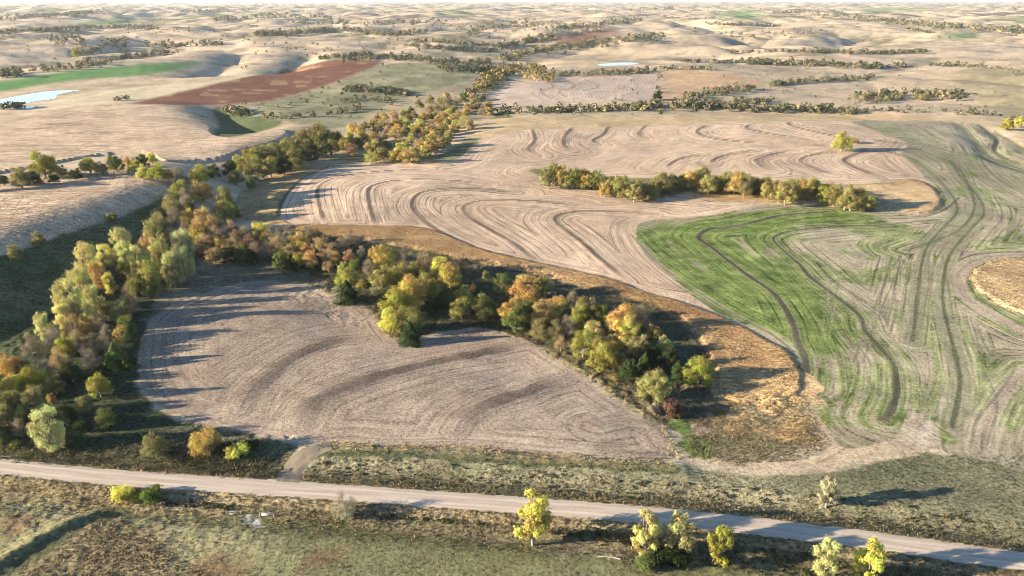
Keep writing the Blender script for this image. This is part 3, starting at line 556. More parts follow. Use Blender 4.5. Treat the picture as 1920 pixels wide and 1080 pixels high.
m, t, N, L = mat('bark'); out = N('ShaderNodeOutputMaterial'); b = N('ShaderNodeBsdfDiffuse'); nz = N('ShaderNodeTexNoise'); nz.inputs['Scale'].default_value = 3
cr = N('ShaderNodeValToRGB'); cr.color_ramp.elements[0].color = (.17, .14, .11, 1); cr.color_ramp.elements[1].color = (.38, .32, .26, 1); L(nz.outputs['Fac'], cr.inputs[0]); L(cr.outputs[0], b.inputs[0]); L(b.outputs[0], out.inputs[0]); BARK = m

# ------------------------------------------------------------------ tree shapes
def unit(v): return v/np.maximum(np.linalg.norm(v, axis=-1, keepdims=True), 1e-9)
def leaves(C, outw, size, r, narrow=(.45, .85), bias=.74, up=0.0):
    n = len(C); nv = unit(r.normal(size=(n, 3))*(1-bias)+outw*bias*1.0+np.array([0, 0, up]))
    a = unit(np.cross(nv, r.normal(size=(n, 3)))); b_ = np.cross(nv, a)
    s = size*r.uniform(.4, 1.1, n)[:, None]; k = r.uniform(narrow[0], narrow[1], n)[:, None]
    V = np.stack([C+a*s, C+b_*s*k+a*s*r.uniform(-.3, .3, (n, 1)), C-a*s, C-b_*s*k+a*s*r.uniform(-.3, .3, (n, 1))], 1).reshape(-1, 3)
    return V, np.arange(n*4).reshape(n, 4)
def tube(pts, rad, k=5):
    pts = np.asarray(pts, float); V = []; t = unit(np.gradient(pts, axis=0)); ref = np.array([.3, .9, .1])
    a = unit(np.cross(t, ref)); b_ = np.cross(t, a)
    th = np.arange(k)*2*np.pi/k
    V = (pts[:, None, :]+np.asarray(rad)[:, None, None]*(np.cos(th)[None, :, None]*a[:, None, :]+np.sin(th)[None, :, None]*b_[:, None, :])).reshape(-1, 3)
    n = len(pts); ix = np.arange(n*k).reshape(n, k); j = np.roll(ix, -1, 1)
    return V, np.stack([ix[:-1], j[:-1], j[1:], ix[1:]], 2).reshape(-1, 4)
def join(parts):
    V = []; Fc = []; o = 0
    for v, f in parts: V.append(v); Fc.append(f+o); o += len(v)
    return np.vstack(V), np.vstack(Fc)
KIND = {  # height, radius, lobes, lobe radius share, leaves, leaf size
    'broad': (11.8, 5.2, 26, .25, 7000, .27), 'cotton': (18.0, 6.0, 34, .22, 9000, .30), 'bare': (10.5, 4.8, 22, .28, 4600, .26),
    'cedar': (7.2, 3.1, 0, 0, 4200, .27), 'shrub': (3.2, 2.3, 9, .42, 2400, .22), 'slim': (12.0, 3.7, 24, .21, 7600, .24), 'oak': (11.0, 5.8, 27, .25, 7600, .27)}
def make_tree(kind, seed):
    r = np.random.default_rng(seed*77+5); H, R, nl, lr, nleaf, ls = KIND[kind]
    parts = []; LV = []; LF = None
    lean = r.uniform(-.04, .04, 2)*H
    def tp(z): return np.array([lean[0]*(z/H)**1.5, lean[1]*(z/H)**1.5, z])
    if kind == 'cedar':
        zs = np.linspace(-.3, H*.9, 6); parts.append(tube([tp(max(z, -.3)) if z > 0 else np.array([0, 0, z]) for z in zs], np.linspace(.2, .03, 6)))
        z = H*r.beta(1.05, 1.7, nleaf)*.98+.15; az = r.uniform(0, 2*np.pi, nleaf)
        bump = 1+.22*np.sin(az*3+z*1.7)+.16*np.sin(az*5-z*2.9)
        rad = R*(1-(z/H)**1.25)*bump*(.55+.5*np.sqrt(r.random(nleaf)))+.1
        C = np.stack([rad*np.cos(az), rad*np.sin(az), z], 1); ow = unit(np.stack([np.cos(az), np.sin(az), np.full(nleaf, .5)], 1))
        V, Fc = leaves(C, ow, ls, r); lob = .5+.5*np.sin(az*3+z*1.7)
        var = r.random(nleaf)
    else:
        cen = []; rad = []
        for i in range(nl):
            for _ in range(60):
                if kind in ('cotton', 'slim'):
                    zz = r.uniform(.13, .92); az = r.uniform(0, 2*np.pi); prof = (1.05 if kind == 'cotton' else .95)*math.sin(min(1, max(.0, (zz-.02)/1.02))**.75*math.pi)**.6
                    q = np.array([math.cos(az), math.sin(az), 0])*R*.78*prof*math.sqrt(r.uniform(.12, 1)); q[2] = zz*H
                elif kind == 'shrub':
                    az = r.uniform(0, 2*np.pi); q = np.array([math.cos(az), math.sin(az), 0])*R*.7*math.sqrt(r.random()); q[2] = H*r.uniform(.25, .66)
                else:
                    az = r.uniform(0, 2*np.pi); rr = math.sqrt(r.random()); zz = .80*math.sqrt(max(0, 1-(rr*.92)**2)); q = np.array([math.cos(az), math.sin(az), 0])*R*.74*rr
                    q[2] = H*(.09+zz*r.uniform(.22, 1.0))
                rl = R*lr*r.uniform(.7, 1.3)
                if all(np.linalg.norm((q-c0)*np.array([1, 1, .8])) > .62*(rl+r0)*.9 for c0, r0 in zip(cen, rad)): break
            cen.append(q); rad.append(rl)
        cen = np.array(cen); rad = np.array(rad); cen[:, :2] += np.outer((cen[:, 2]/H)**1.5, lean)
        # trunk and limbs
        tr = .034*H*(.8 if kind in ('slim', 'shrub') else 1); top = H*(.62 if kind != 'shrub' else .3)
        zs = np.linspace(0, top, 6); parts.append(tube(np.vstack([[0, 0, -.5], *[tp(z) for z in zs]]), np.concatenate([[tr*1.3], np.linspace(tr, tr*.3, 6)]), 7))
        for q, rl in zip(cen, rad):
            z0 = min(top*.95, max(.12*H, q[2]*r.uniform(.3, .55))); a = tp(z0); mid = (a+q)/2+np.array([0, 0, -.06*H])+r.normal(size=3)*.03*H
            tt = np.linspace(0, 1, 5)[:, None]; c3 = a*(1-tt)**2+2*mid*tt*(1-tt)+q*tt**2; parts.append(tube(c3, np.linspace(tr*.42, tr*.1, 5), 5))
            for s in range(7 if kind == 'bare' else 3):
                e = q+unit(r.normal(size=3)+np.array([0, 0, .5]))*rl*.95; p0 = c3[3]; parts.append(tube(np.array([p0, (p0+e)/2+r.normal(size=3)*.1, e]), np.array([tr*.17, tr*.11, tr*.05]), 4))
        w = rad**2.2; li = r.choice(nl, nleaf, p=w/w.sum()); dr = unit(r.normal(size=(nleaf, 3)))
        # ragged lobes: each has its own bumps
        ph = r.uniform(0, 6.3, (nl, 3)); bump = 1+.17*np.sin(dr[:, 0]*5+ph[li, 0])+.17*np.sin(dr[:, 1]*5+ph[li, 1])+.15*np.sin(dr[:, 2]*6+ph[li, 2])
        sh = r.random(nleaf)**(.45 if kind != 'bare' else .75)
        out_ = r.random(nleaf) < .13; sh[out_] = r.uniform(1.1, 1.5, out_.sum())
        C = cen[li]+dr*np.array([1, 1, .86 if kind not in ('cotton', 'slim') else 1.15])*(rad[li]*bump*(.25+.85*sh))[:, None]
        if kind == 'bare':
            V, Fc = leaves(C, dr, ls*1.6, r, (.06, .16), .1); s = r.random(nleaf) < .35; Vs = V.reshape(-1, 4, 3)
            v2, f2 = leaves(C[s], dr[s], ls*.8, r); Vs[s] = v2.reshape(-1, 4, 3); V = Vs.reshape(-1, 3)
        else: V, Fc = leaves(C, dr, ls, r, up=.1)
        low = V[:, 2] < .12; V[low, 2] = .12+r.random(low.sum())*.1
        lob = r.random(nl)[li]*.75+.25*r.random(nleaf); var = r.random(nleaf)
    crown = mesh('crown', V, Fc, {'leafvar': ('FLOAT', np.repeat(var, 4)), 'lobevar': ('FLOAT', np.repeat(lob, 4))}); crown.materials.append(LEAF)
    tv, tf = join(parts); trunk = mesh('trunk', tv, tf, None, True); trunk.materials.append(BARK)
    return crown, trunk
NVAR = {'broad': 5, 'oak': 3, 'cotton': 4, 'bare': 3, 'cedar': 2, 'shrub': 3, 'slim': 5}
PROTO = {k: [make_tree(k, i+1+10*j) for i in range(n)] for j, (k, n) in enumerate(NVAR.items())}

COLOR = {  # base colours of autumn leaves
    'py': ('pale yellow', (.55, .51, .21)), 'ye': ('yellow', (.54, .51, .13)), 'yg': ('yellow green', (.36, .34, .08)), 'go': ('golden', (.48, .36, .125)), 'or': ('orange', (.50, .345, .125)),
    'rb': ('rusty brown', (.39, .285, .155)), 'ol': ('olive', (.30, .27, .10)), 'gr': ('green', (.16, .19, .055)), 'dg': ('dark green', (.055, .075, .028)),
    'gb': ('grey brown', (.29, .25, .165)), 'pg': ('bleached pale', (.36, .34, .22)), 'ma': ('maroon brown', (.15, .085, .06))}
KNAME = {'broad': ('broadleaf_tree', 'tree', 'broadleaf tree'), 'oak': ('broadleaf_tree', 'tree', 'broadleaf tree'), 'cotton': ('cottonwood_tree', 'tree', 'cottonwood'), 'bare': ('thinning_tree', 'tree', 'half bare tree'),
         'cedar': ('cedar_tree', 'tree', 'cedar'), 'shrub': ('shrub', 'shrub', 'shrub'), 'slim': ('young_cottonwood_tree', 'tree', 'slender tree')}
TREES = []      # (cx, cy, r px, kind, colour, region, own label)
def T(s, region, kind=None):
    for q in s.split(';'):
        p = q.split()
        if not p: continue
        TREES.append((float(p[0]), float(p[1]), float(p[2]), {'B': 'cotton', 'A': 'broad', 'O': 'oak', 'C': 'bare', 'D': 'cedar', 'E': 'shrub', 'F': 'slim'}[p[3]], p[4], region, None))
T('''228 462 24 B py;195 478 18 B py;162 492 26 B py;232 500 16 A ol;185 512 22 B go;150 530 28 B py;205 528 16 B ye;130 562 30 B py;172 560 20 B py;120 588 20 B py;165 590 18 B py;262 490 26 B py;300 478 28 B py;
340 462 26 B py;320 500 24 B py;285 515 24 B yg;250 528 22 A ol;340 492 22 B py;275 540 14 A ol;265 505 20 B py;235 480 20 B py''', 'upper half of the left grove')
T('''240 562 20 C rb;225 582 22 A ol;235 608 22 A gr;225 625 18 A go;200 575 16 A ol;180 605 18 C rb;160 612 14 A or;80 612 18 B py;55 640 20 C gb;100 635 22 C gb;118 648 22 A yg;145 640 22 C rb;175 640 20 C rb;165 668 22 C gb;205 650 16 C gb;110 672 20 C rb;
215 662 22 D gr;240 672 16 D dg;190 690 14 D dg;85 690 20 C gb;130 690 22 A dg;135 610 20 C rb;200 625 16 C gb''', 'middle of the left grove')
T('''20 680 26 A or;45 690 20 A gr;62 707 28 O yg;18 715 24 A ye;100 715 20 A ol;20 750 26 A ol;60 745 26 A ol;95 745 9 A or;155 752 18 A ol;50 775 24 A dg;8 775 20 A ol;120 772 22 A dg;90 770 18 A dg;5 818 15 A gr;28 832 10 E yg;35 802 16 C gb;-25 700 24 A ol;-25 760 24 A dg;-20 810 20 A ol;150 795 16 E dg;-60 720 26 A go;-60 790 24 A ol''', 'lower end of the left grove')
T('''322 385 20 A ol;345 375 18 C gb;420 368 20 A ol;418 390 24 O ol;290 420 28 A ol;325 408 18 C gb;352 407 18 A or;380 410 22 A go;280 450 20 A go;308 437 16 A or;375 432 24 A go;400 420 20 A go;345 430 16 C gb;440 395 12 A gr;210 405 10 E ol;70 445 14 O ol;25 470 16 O ol;355 385 14 A gr;470 340 12 A gr;300 400 14 A dg''', 'creek bend above the left grove')
T('''405 442 22 C rb;430 432 20 A rb;440 452 22 C rb;460 440 16 C gb;490 427 22 O ye;470 450 18 A rb;510 440 20 C gb;430 472 18 A dg;455 474 18 A gr;480 465 16 C gb;500 470 16 C gb;520 460 22 C rb;540 440 18 C gb;560 452 22 A go;575 437 18 C gb;525 482 18 A gr;558 482 16 A yg;582 482 18 A or;
600 460 20 A rb;620 470 20 C rb;640 455 16 C rb;615 496 12 A rb;628 480 14 A or;400 472 18 A rb;385 452 20 A rb;540 472 16 A rb;570 468 16 A or;655 478 16 A rb;590 438 14 A rb;500 448 16 A or;470 478 14 A dg;545 495 14 A dg;415 455 18 A go;655 442 14 C gb;480 440 14 A rb''', 'rusty upper end of the middle belt')
T('''650 508 24 A yg;664 494 14 A gr;677 527 12 A go;650 542 20 D dg;720 474 26 A go;677 470 10 C pg;700 477 14 A or;760 480 20 C gb;715 516 26 A ol;745 506 24 A ol;780 502 20 A ol;795 490 22 C rb;770 538 36 O go;745 562 34 O yg;735 592 26 A ye;767 590 30 A ol;768 620 20 D dg;
825 497 22 A ye;845 512 26 A go;820 537 24 A go;838 552 18 A gr;870 545 18 A ye;886 538 8 A or;865 572 22 A ol;892 572 10 A or;908 568 24 A gr;862 490 20 C rb;912 515 10 A ol;690 500 14 C gb;705 540 12 C gb;800 520 20 A ol;810 565 16 A dg''', 'middle belt around the field notch')
T('''942 527 18 A gr;985 537 34 O go;1015 532 20 A ol;955 577 24 A go;965 592 26 A gr;1020 582 32 O go;1045 567 20 A go;1010 612 20 C ol;1040 617 18 C ol;1100 577 26 A ol;1085 592 22 A yg;1125 582 24 A gr;1170 597 34 O or;1200 590 24 C rb;1180 614 24 A ye;1226 617 16 A or;1248 642 18 A py;1197 642 26 A ol;
1095 637 28 A yg;1112 617 22 A py;1132 657 36 O yg;1152 640 20 A go;1052 642 14 C rb;1210 678 20 D dg;1182 692 22 A dg;1152 706 10 E ol;1272 692 18 D dg;1252 668 22 A dg;1160 670 18 A ol;1065 610 20 C gb;1150 600 18 C gb;1075 560 16 C gb;990 575 18 A gr;1225 655 18 A dg''', 'lower right stretch of the middle belt')
T('''590 247 28 O ol;565 252 18 A ol;605 250 22 A ol;627 257 18 A dg;470 292 22 A yg;490 287 22 A ol;450 302 18 A yg;512 282 22 A ol;532 277 20 A ol;547 267 20 A ol;475 312 22 A ol;505 307 20 A ol;530 302 20 A dg;555 292 20 A ol;580 282 20 A dg;610 275 16 A dg;440 326 16 A ol;370 322 20 A yg;377 352 22 A go;337 352 18 A yg;340 332 16 C gb;400 317 14 A dg;
430 312 16 A dg;625 270 14 A ol;500 265 0 A ol''', 'green bend of the creek woods')
TREES = [q for q in TREES if q[2] > 0]
T('''78 304 30 O yg;35 327 22 A ol;115 317 14 A ol;165 305 18 A yg;190 310 14 A ol;215 302 18 A gr;240 302 10 A go;250 307 14 A ye;266 298 14 A dg;283 293 12 A ye;265 320 14 A ye;290 317 20 A yg;312 324 14 A ol;332 322 14 C gb;140 322 14 A dg;5 335 12 A dg;60 330 16 A dg;100 330 12 A dg;-25 340 16 A dg''', 'treeline between the two left corn fields')
# hedge island in the terraced field, and the golden creek woods: scattered along their real footprints
hl = spline([(1028, 324), (1080, 334), (1120, 340), (1170, 345), (1230, 350), (1290, 336), (1340, 334), (1400, 340), (1460, 345), (1520, 352), (1580, 362), (1632, 366)], 8)
ra = random.Random(5); s = np.concatenate([[0], np.cumsum(np.linalg.norm(np.diff(hl, axis=0), axis=1))]); q = 0
while q < s[-1]:
    x = np.interp(q, s, hl[:, 0]); y = np.interp(q, s, hl[:, 1])
    TREES.append((x+ra.uniform(-4, 4), y+ra.uniform(-9, 9), ra.uniform(14, 22)*(1.1 if x > 1450 else 1), ra.choice(['broad', 'oak', 'broad', 'oak']), ra.choice(['ol', 'ol', 'ol', 'yg', 'go', 'ol', 'go', 'ol']), ('left' if x < 1340 else 'right')+' half of the hedge island', None)); q += ra.uniform(9, 13)
wp = np.array([(640, 292), (700, 298), (765, 302), (800, 290), (835, 268), (860, 245), (895, 228), (925, 205), (905, 185), (860, 180), (800, 190), (760, 205), (720, 222), (665, 240), (632, 262)], float)
wx = []; tries = 0
while len(wx) < 92 and tries < 20000:
    tries += 1; x, y = ra.uniform(630, 925), ra.uniform(178, 300)
    if inside(np.array([x]), np.array([y]), wp)[0] and all(math.hypot(x-a, (y-b)*1.25) > 11.2 for a, b in wx): wx.append((x, y))
for x, y in wx:
    k = ra.choice(['broad', 'broad', 'oak', 'bare', 'broad']); cc = ra.choice(['go', 'go', 'go', 'go', 'or', 'rb', 'ol', 'ol', 'ol', 'ye'] if y > 215 else ['go', 'go', 'ol', 'ol', 'rb', 'gb', 'gr'])
    TREES.append((x, y-6, ra.uniform(12, 18)*(.62+.38*(y-178)/120), k, cc, 'golden creek woods upstream', None))
def one(cx, cy, r, kind, col, label, region='roadside'): TREES.append((cx, cy, r, kind, col, region, label))
one(1000, 962, 43, 'slim', 'ye', 'bright yellow tree standing alone by the gravel road, foreground centre')
one(1214, 992, 34, 'slim', 'py', 'pale yellow tree over dark bushes, left one of the roadside pair')
one(1277, 996, 34, 'slim', 'py', 'greenish yellow tree over dark bushes, right one of the roadside pair')
one(1352, 1018, 30, 'slim', 'yg', 'narrow yellow green tree just right of the roadside pair')
one(1553, 1045, 32, 'slim', 'py', 'forked pale yellow tree at bottom right, left of two beside the road')
one(1633, 1048, 33, 'slim', 'ye', 'tall yellow tree at bottom right, right of two beside the road')
one(645, 945, 26, 'bare', 'pg', 'bleached white leafless bush at the near edge of the road')
one(230, 925, 20, 'shrub', 'ye', 'bright yellow bush at the near edge of the road, left')
one(286, 924, 22, 'shrub', 'gr', 'round green bush beside the bright yellow bush')
one(258, 930, 13, 'shrub', 'yg', 'low yellow green bush between the yellow and the green bush')
one(1555, 920, 22, 'slim', 'pg', 'pale lone tree on the bank right above the gravel road')
one(88, 800, 32, 'cotton', 'py', 'pale yellow tree by the road under the left grove')
one(289, 828, 26, 'broad', 'ol', 'dull olive tree, left of three by the road')
one(383, 820, 33, 'oak', 'go', 'dense round golden olive tree, middle of three by the road')
one(443, 842, 22, 'shrub', 'ye', 'small yellow bushy tree, right of three by the road')
one(183, 718, 24, 'broad', 'yg', 'green tree on the inner edge of the left grove')
one(197, 780, 20, 'broad', 'gr', 'green tree in the shade between left grove and heart shaped field')
one(140, 826, 20, 'shrub', 'dg', 'dark green bush right of the pale yellow roadside tree')
one(470, 832, 15, 'shrub', 'dg', 'dark bush beside the field entrance')
one(1312, 690, 32, 'oak', 'yg', 'bright green yellow tree at the right tip of the middle belt')
one(1228, 716, 34, 'oak', 'ol', 'round olive tree at the lower tip of the middle belt')
one(1262, 760, 24, 'shrub', 'ma', 'maroon brown thicket below the round olive tree')
one(1225, 765, 14, 'shrub', 'gb', 'low grey brown bush under the round olive tree')
one(1580, 263, 20, 'oak', 'yg', 'lone round yellow green tree standing in the terraced field', 'field')
one(1603, 262, 8, 'shrub', 'ol', 'small olive bush right beside the lone field tree', 'field')
one(1233, 177, 10, 'oak', 'dg', 'lone dark green tree at the right edge of the far pinkish field', 'field')
one(1890, 230, 14, 'oak', 'yg', 'yellow green tree at the right edge above the contour field', 'field')
one(1912, 226, 12, 'oak', 'ye', 'yellow tree at the far right edge above the contour field', 'field')
one(143, 96, 11, 'oak', 'yg', 'pale round tree in the shaded hollow at the far left', 'field')
one(1235, 1035, 26, 'shrub', 'dg', 'dark green bush at the foot of the left pale roadside tree')
one(1275, 1042, 24, 'shrub', 'dg', 'dark green bush at the foot of the right greenish roadside tree')
one(1212, 1052, 18, 'shrub', 'gr', 'small green bush left below the roadside pair')

PX = np.array([q[0] for q in TREES]); PY = np.array([q[1] for q in TREES]); PR = np.array([q[2] for q in TREES])
ZS = np.array([(1.2 if q[3] != 'cotton' else 1.1) if 'left grove' in q[5] and q[3] != 'cedar' else .82 if 'golden creek' in q[5] else 1.0 for q in TREES]); base = drop(PX, PY); Hs = np.zeros(len(TREES)); Sc = np.zeros(len(TREES))
for it in range(4):
    _, _, dep = project(base[:, 0], base[:, 1], base[:, 2]+Hs*.5)
    for i, q in enumerate(TREES):
        H, R = KIND[q[3]][:2]; Sc[i] = PR[i]*dep[i]/F/R*((.96 if 'left grove' in q[5] or 'corn' in q[5] else 1.03) if q[6] is None else 1); Hs[i] = Sc[i]*H*ZS[i]
    base = drop(PX, PY, Hs*.55)
ORD = ['first', 'second', 'third', 'fourth', 'fifth', 'sixth', 'seventh', 'eighth', 'ninth', 'tenth', 'eleventh', 'twelfth', 'thirteenth', 'fourteenth', 'fifteenth', 'sixteenth', 'seventeenth', 'eighteenth', 'nineteenth', 'twentieth', 'twenty-first', 'twenty-second', 'twenty-third', 'twenty-fourth', 'twenty-fifth', 'twenty-sixth', 'twenty-seventh', 'twenty-eighth', 'twenty-ninth', 'thirtieth']
ORD += ['thirty-'+q for q in ORD[:9]]+['fortieth']+['forty-'+q for q in ORD[:9]]
cls = {}
for i, q in enumerate(TREES):
    if q[6] is None: cls.setdefault((q[5], q[4], KNAME[q[3]][2]), []).append(i)
LAB = {}
for (reg, cc, kn), L_ in cls.items():
    L_.sort(key=lambda i: PX[i])
    for n, i in enumerate(L_):
        LAB[i] = f'{COLOR[cc][0]} {kn} in the {reg}' if len(L_) == 1 else f'{COLOR[cc][0]} {kn}, {ORD[n]} such from left, {reg}'
GROUP = {'roadside': 'trees and bushes along the road', 'field': 'lone trees on the farmland'}
for i, q in enumerate(TREES):
    kind = q[3]; nm, cat, _ = KNAME[kind]; cr_, tr_ = PROTO[kind][ra.randrange(len(PROTO[kind]))]
    e = bpy.data.objects.new(nm, None); COL.objects.link(e); e.location = base[i]+np.array([0, 0, -.05]); e.rotation_euler = (0, 0, ra.uniform(0, 6.283))
    s_ = Sc[i]; e.scale = (s_*ra.uniform(.94, 1.06), s_*ra.uniform(.94, 1.06), s_*ZS[i]*ra.uniform(.92, 1.08)); e.empty_display_size = 1
    e['label'] = q[6] or LAB[i]; e['category'] = cat; e['group'] = GROUP.get(q[5], 'trees of the '+q[5])
    cw = obj('crown', cr_, None, e); obj('trunk', tr_, None, e)
    col = np.array(COLOR[q[4]][1])*ra.uniform(.86, 1.14); col = col*np.array([ra.uniform(.94, 1.06), ra.uniform(.95, 1.05), ra.uniform(.85, 1.15)])
    cw.color = (*col, 1)

# ------------------------------------------------------------------ the far trees: one mass
FT = []
def far(pts, n, spread, size, pal, r=np.random.default_rng(3)):
    L_ = spline(pts, 6); s = np.concatenate([[0], np.cumsum(np.linalg.norm(np.diff(L_, axis=0), axis=1))]); n = int(n*1.6); q = r.random(n)*s[-1]
    x = np.interp(q, s, L_[:, 0])+r.normal(size=n)*3; y = np.interp(q, s, L_[:, 1])+r.normal(size=n)*spread*.5
    FT.append((x, y, size*r.uniform(.6, 1.35, n), r.choice(len(pal), n), pal))
DK = [(.07, .085, .05), (.09, .10, .055), (.14, .135, .075), (.20, .165, .105)]; MX = [(.08, .095, .05), (.15, .145, .075), (.24, .205, .10), (.20, .165, .11), (.07, .08, .045)]; GO = [(.30, .22, .075), (.24, .19, .07), (.14, .13, .05), (.20, .15, .09), (.08, .085, .04)]
for a in (([(935, 212), (1000, 210), (1100, 208), (1200, 204), (1280, 200), (1400, 206), (1500, 208), (1620, 212)], 150, 6, 4.2, MX), ([(1285, 188), (1340, 175), (1410, 168)], 45, 8, 4, DK), ([(1280, 198), (1450, 192)], 45, 6, 4, MX),
          ([(1440, 162), (1500, 154), (1560, 152), (1640, 146)], 70, 4, 4, DK), ([(1600, 188), (1680, 182), (1760, 180), (1812, 184)], 100, 9, 4.5, MX), ([(1590, 207), (1680, 209), (1740, 208)], 20, 3, 2.5, DK),
          ([(1395, 118), (1480, 121), (1560, 123), (1640, 126), (1700, 123)], 130, 5, 5, DK), ([(1280, 117), (1390, 118)], 30, 2, 4, DK), ([(1500, 97), (1600, 100), (1680, 101), (1735, 97)], 80, 3, 5, DK), ([(1370, 99), (1500, 97)], 25, 2, 4, DK),
          ([(1050, 141), (1140, 139), (1230, 134)], 60, 4, 4.5, DK), ([(1240, 130), (1300, 130), (1340, 133)], 22, 2, 4, DK), ([(1236, 137), (1233, 170), (1238, 215)], 22, 1, 2.6, DK), ([(895, 160), (925, 145), (960, 132), (1000, 136), (1035, 146)], 110, 12, 5.5, GO), ([(870, 185), (900, 170), (935, 155)], 40, 8, 5, GO),
          ([(940, 110), (1000, 98), (1060, 90), (1120, 82), (1180, 74), (1243, 68)], 190, 9, 6.5, MX), ([(880, 62), (930, 47), (1000, 46), (1060, 52), (1135, 50)], 130, 10, 8, MX), ([(930, 90), (980, 80), (1040, 72)], 60, 6, 7, MX), ([(1130, 45), (1200, 38)], 40, 5, 8, MX),
          ([(640, 112), (720, 109), (800, 114), (870, 120), (920, 118)], 140, 5, 5, DK), ([(760, 86), (850, 93), (930, 96)], 80, 3, 5, DK), ([(770, 77), (860, 82), (930, 87)], 70, 3, 5, MX), ([(640, 168), (690, 170), (765, 178)], 60, 5, 4, DK), ([(815, 127), (870, 132), (925, 132)], 60, 5, 5, DK),
          ([(640, 190), (700, 185), (740, 190)], 18, 8, 3.5, MX), ([(95, 77), (150, 76), (162, 95), (240, 77)], 80, 9, 6, DK), ([(60, 132), (120, 130), (180, 120), (260, 105), (330, 97)], 90, 5, 5.5, MX), ([(0, 143), (40, 141)], 22, 5, 6, DK), ([(275, 86), (340, 86), (420, 83)], 50, 4, 6, DK),
          ([(480, 67), (540, 65), (580, 62), (622, 56)], 90, 4, 8, DK), ([(0, 64), (100, 57), (200, 52), (300, 54)], 130, 4, 8, DK), ([(0, 37), (60, 32), (150, 27), (200, 20)], 110, 4, 11, DK), ([(340, 24), (420, 20), (480, 18)], 50, 3, 11, DK), ([(640, 57), (720, 64), (800, 60)], 90, 5, 7, MX), ([(400, 40), (520, 30), (620, 35)], 80, 5, 9, DK),
          ([(1330, 46), (1460, 49)], 40, 2, 8, DK), ([(1490, 27), (1560, 27), (1600, 32), (1700, 44), (1760, 51), (1850, 56), (1930, 63)], 230, 6, 9, MX), ([(1700, 54), (1740, 62)], 20, 2, 6, DK), ([(410, 207), (435, 213), (465, 216)], 16, 4, 4.5, MX), ([(500, 222), (600, 218), (680, 205)], 16, 5, 3.5, MX), ([(20, 203), (40, 202), (0, 206)], 14, 2, 4, DK), ([(215, 190), (245, 186)], 6, 2, 3, MX),
          ([(600, 112), (640, 108), (700, 104)], 40, 3, 5, DK), ([(1800, 125), (1860, 128), (1925, 142)], 20, 3, 3, DK), ([(1760, 210), (1850, 216), (1925, 228)], 16, 3, 3, DK), ([(1740, 124), (1840, 124)], 22, 2, 4, DK), ([(540, 40), (700, 45), (860, 40)], 60, 6, 9, DK), ([(1300, 60), (1420, 66), (1540, 60)], 40, 8, 5, DK), ([(1450, 25), (1540, 22)], 30, 2, 12, DK), ([(1180, 20), (1300, 14)], 25, 2, 14, DK)):
    far(*a)
r = np.random.default_rng(8)
sx, sy = r.uniform(430, 900, 70), r.uniform(120, 225, 70); k_ = ~inside(sx, sy, np.array(PLOUGH)); FT.append((sx[k_], sy[k_], r.uniform(1.8, 3.8, k_.sum()), r.choice(4, k_.sum()), DK))
sx, sy = r.uniform(1000, 1920, 420), r.uniform(50, 226, 420); k_ = fbm(sx, sy*3, 130, 3, 2) > -.05; sx, sy = sx[k_], sy[k_]; FT.append((sx, sy, r.uniform(.7, 2.4, len(sx)), r.choice(4, len(sx)), DK))
sx, sy = r.uniform(0, 1000, 500), r.uniform(25, 112, 500); k_ = fbm(sx, sy*4, 150, 5, 2) > 0; sx, sy = sx[k_], sy[k_]; FT.append((sx, sy, r.uniform(2, 6, len(sx)), r.choice(4, len(sx)), DK))
fx = np.concatenate([q[0] for q in FT]); fy = np.concatenate([q[1] for q in FT]); fs = np.concatenate([q[2] for q in FT]); fc = np.concatenate([np.array(q[4])[q[3]] for q in FT])
fp = drop(fx, fy)
# beyond the mapped lines woods keep to the drainage lines of the land
n = 60000; X = r.uniform(-1, 1, n); Y = 2600*np.exp(r.random(n)*2.0); X = X*.85*Y
n1 = gnoise(X/1150, Y/1150, 21)+0.35*gnoise(X/430, Y/430, 22); n2 = gnoise(X/520+3, Y/520, 25)+0.3*gnoise(X/190, Y/190, 26); cl = gnoise(X/700, Y/700, 33)
k = ((np.abs(n1) < .05) & (cl > -.25)) | ((np.abs(n2) < .03) & (cl > .05)); k &= ~((Y < 4200) & (np.abs(cl) < .25))
X, Y = X[k][:3600], Y[k][:3600]
fp = np.vstack([fp, np.stack([X, Y, ground(X, Y)], 1)]); fs = np.concatenate([fs, np.clip(Y/900, 4, 11)*r.uniform(.6, 1.3, len(X))]); fc = np.vstack([fc, np.array(DK)[r.choice(4, len(X))]*1.1])
NQ = 22; nT = len(fp); dr = unit(r.normal(size=(nT, NQ, 3))); rad = fs[:, None]*(.55+.5*r.random((nT, NQ)))
Cc = fp[:, None, :]+dr*rad[..., None]*np.array([1, 1, .85])+np.array([0, 0, 1])*fs[:, None, None]*.8
Cc = np.maximum(Cc, np.concatenate([np.full((nT, 1, 2), -1e9), (fp[:, 2]+.1)[:, None, None]], 2))
V, Fc = leaves(Cc.reshape(-1, 3), dr.reshape(-1, 3), 1.0, r, (.6, .95), .75)
V = ((V.reshape(-1, 4, 3)-Cc.reshape(-1, 1, 3))*np.repeat(fs*.40, NQ)[:, None, None]+Cc.reshape(-1, 1, 3)).reshape(-1, 3)
cc = np.repeat(fc*r.uniform(.8, 1.25, (nT, 1)), NQ*4, 0)*np.repeat(r.uniform(.7, 1.3, nT*NQ), 4)[:, None]
obj('distant_trees', mesh('distant_trees', V, Fc, {'cover': ('FLOAT_COLOR', cc)}), FARLEAF, kind='stuff', label='tree lines and cedar thickets on the far hills')
print('far trees', nT)

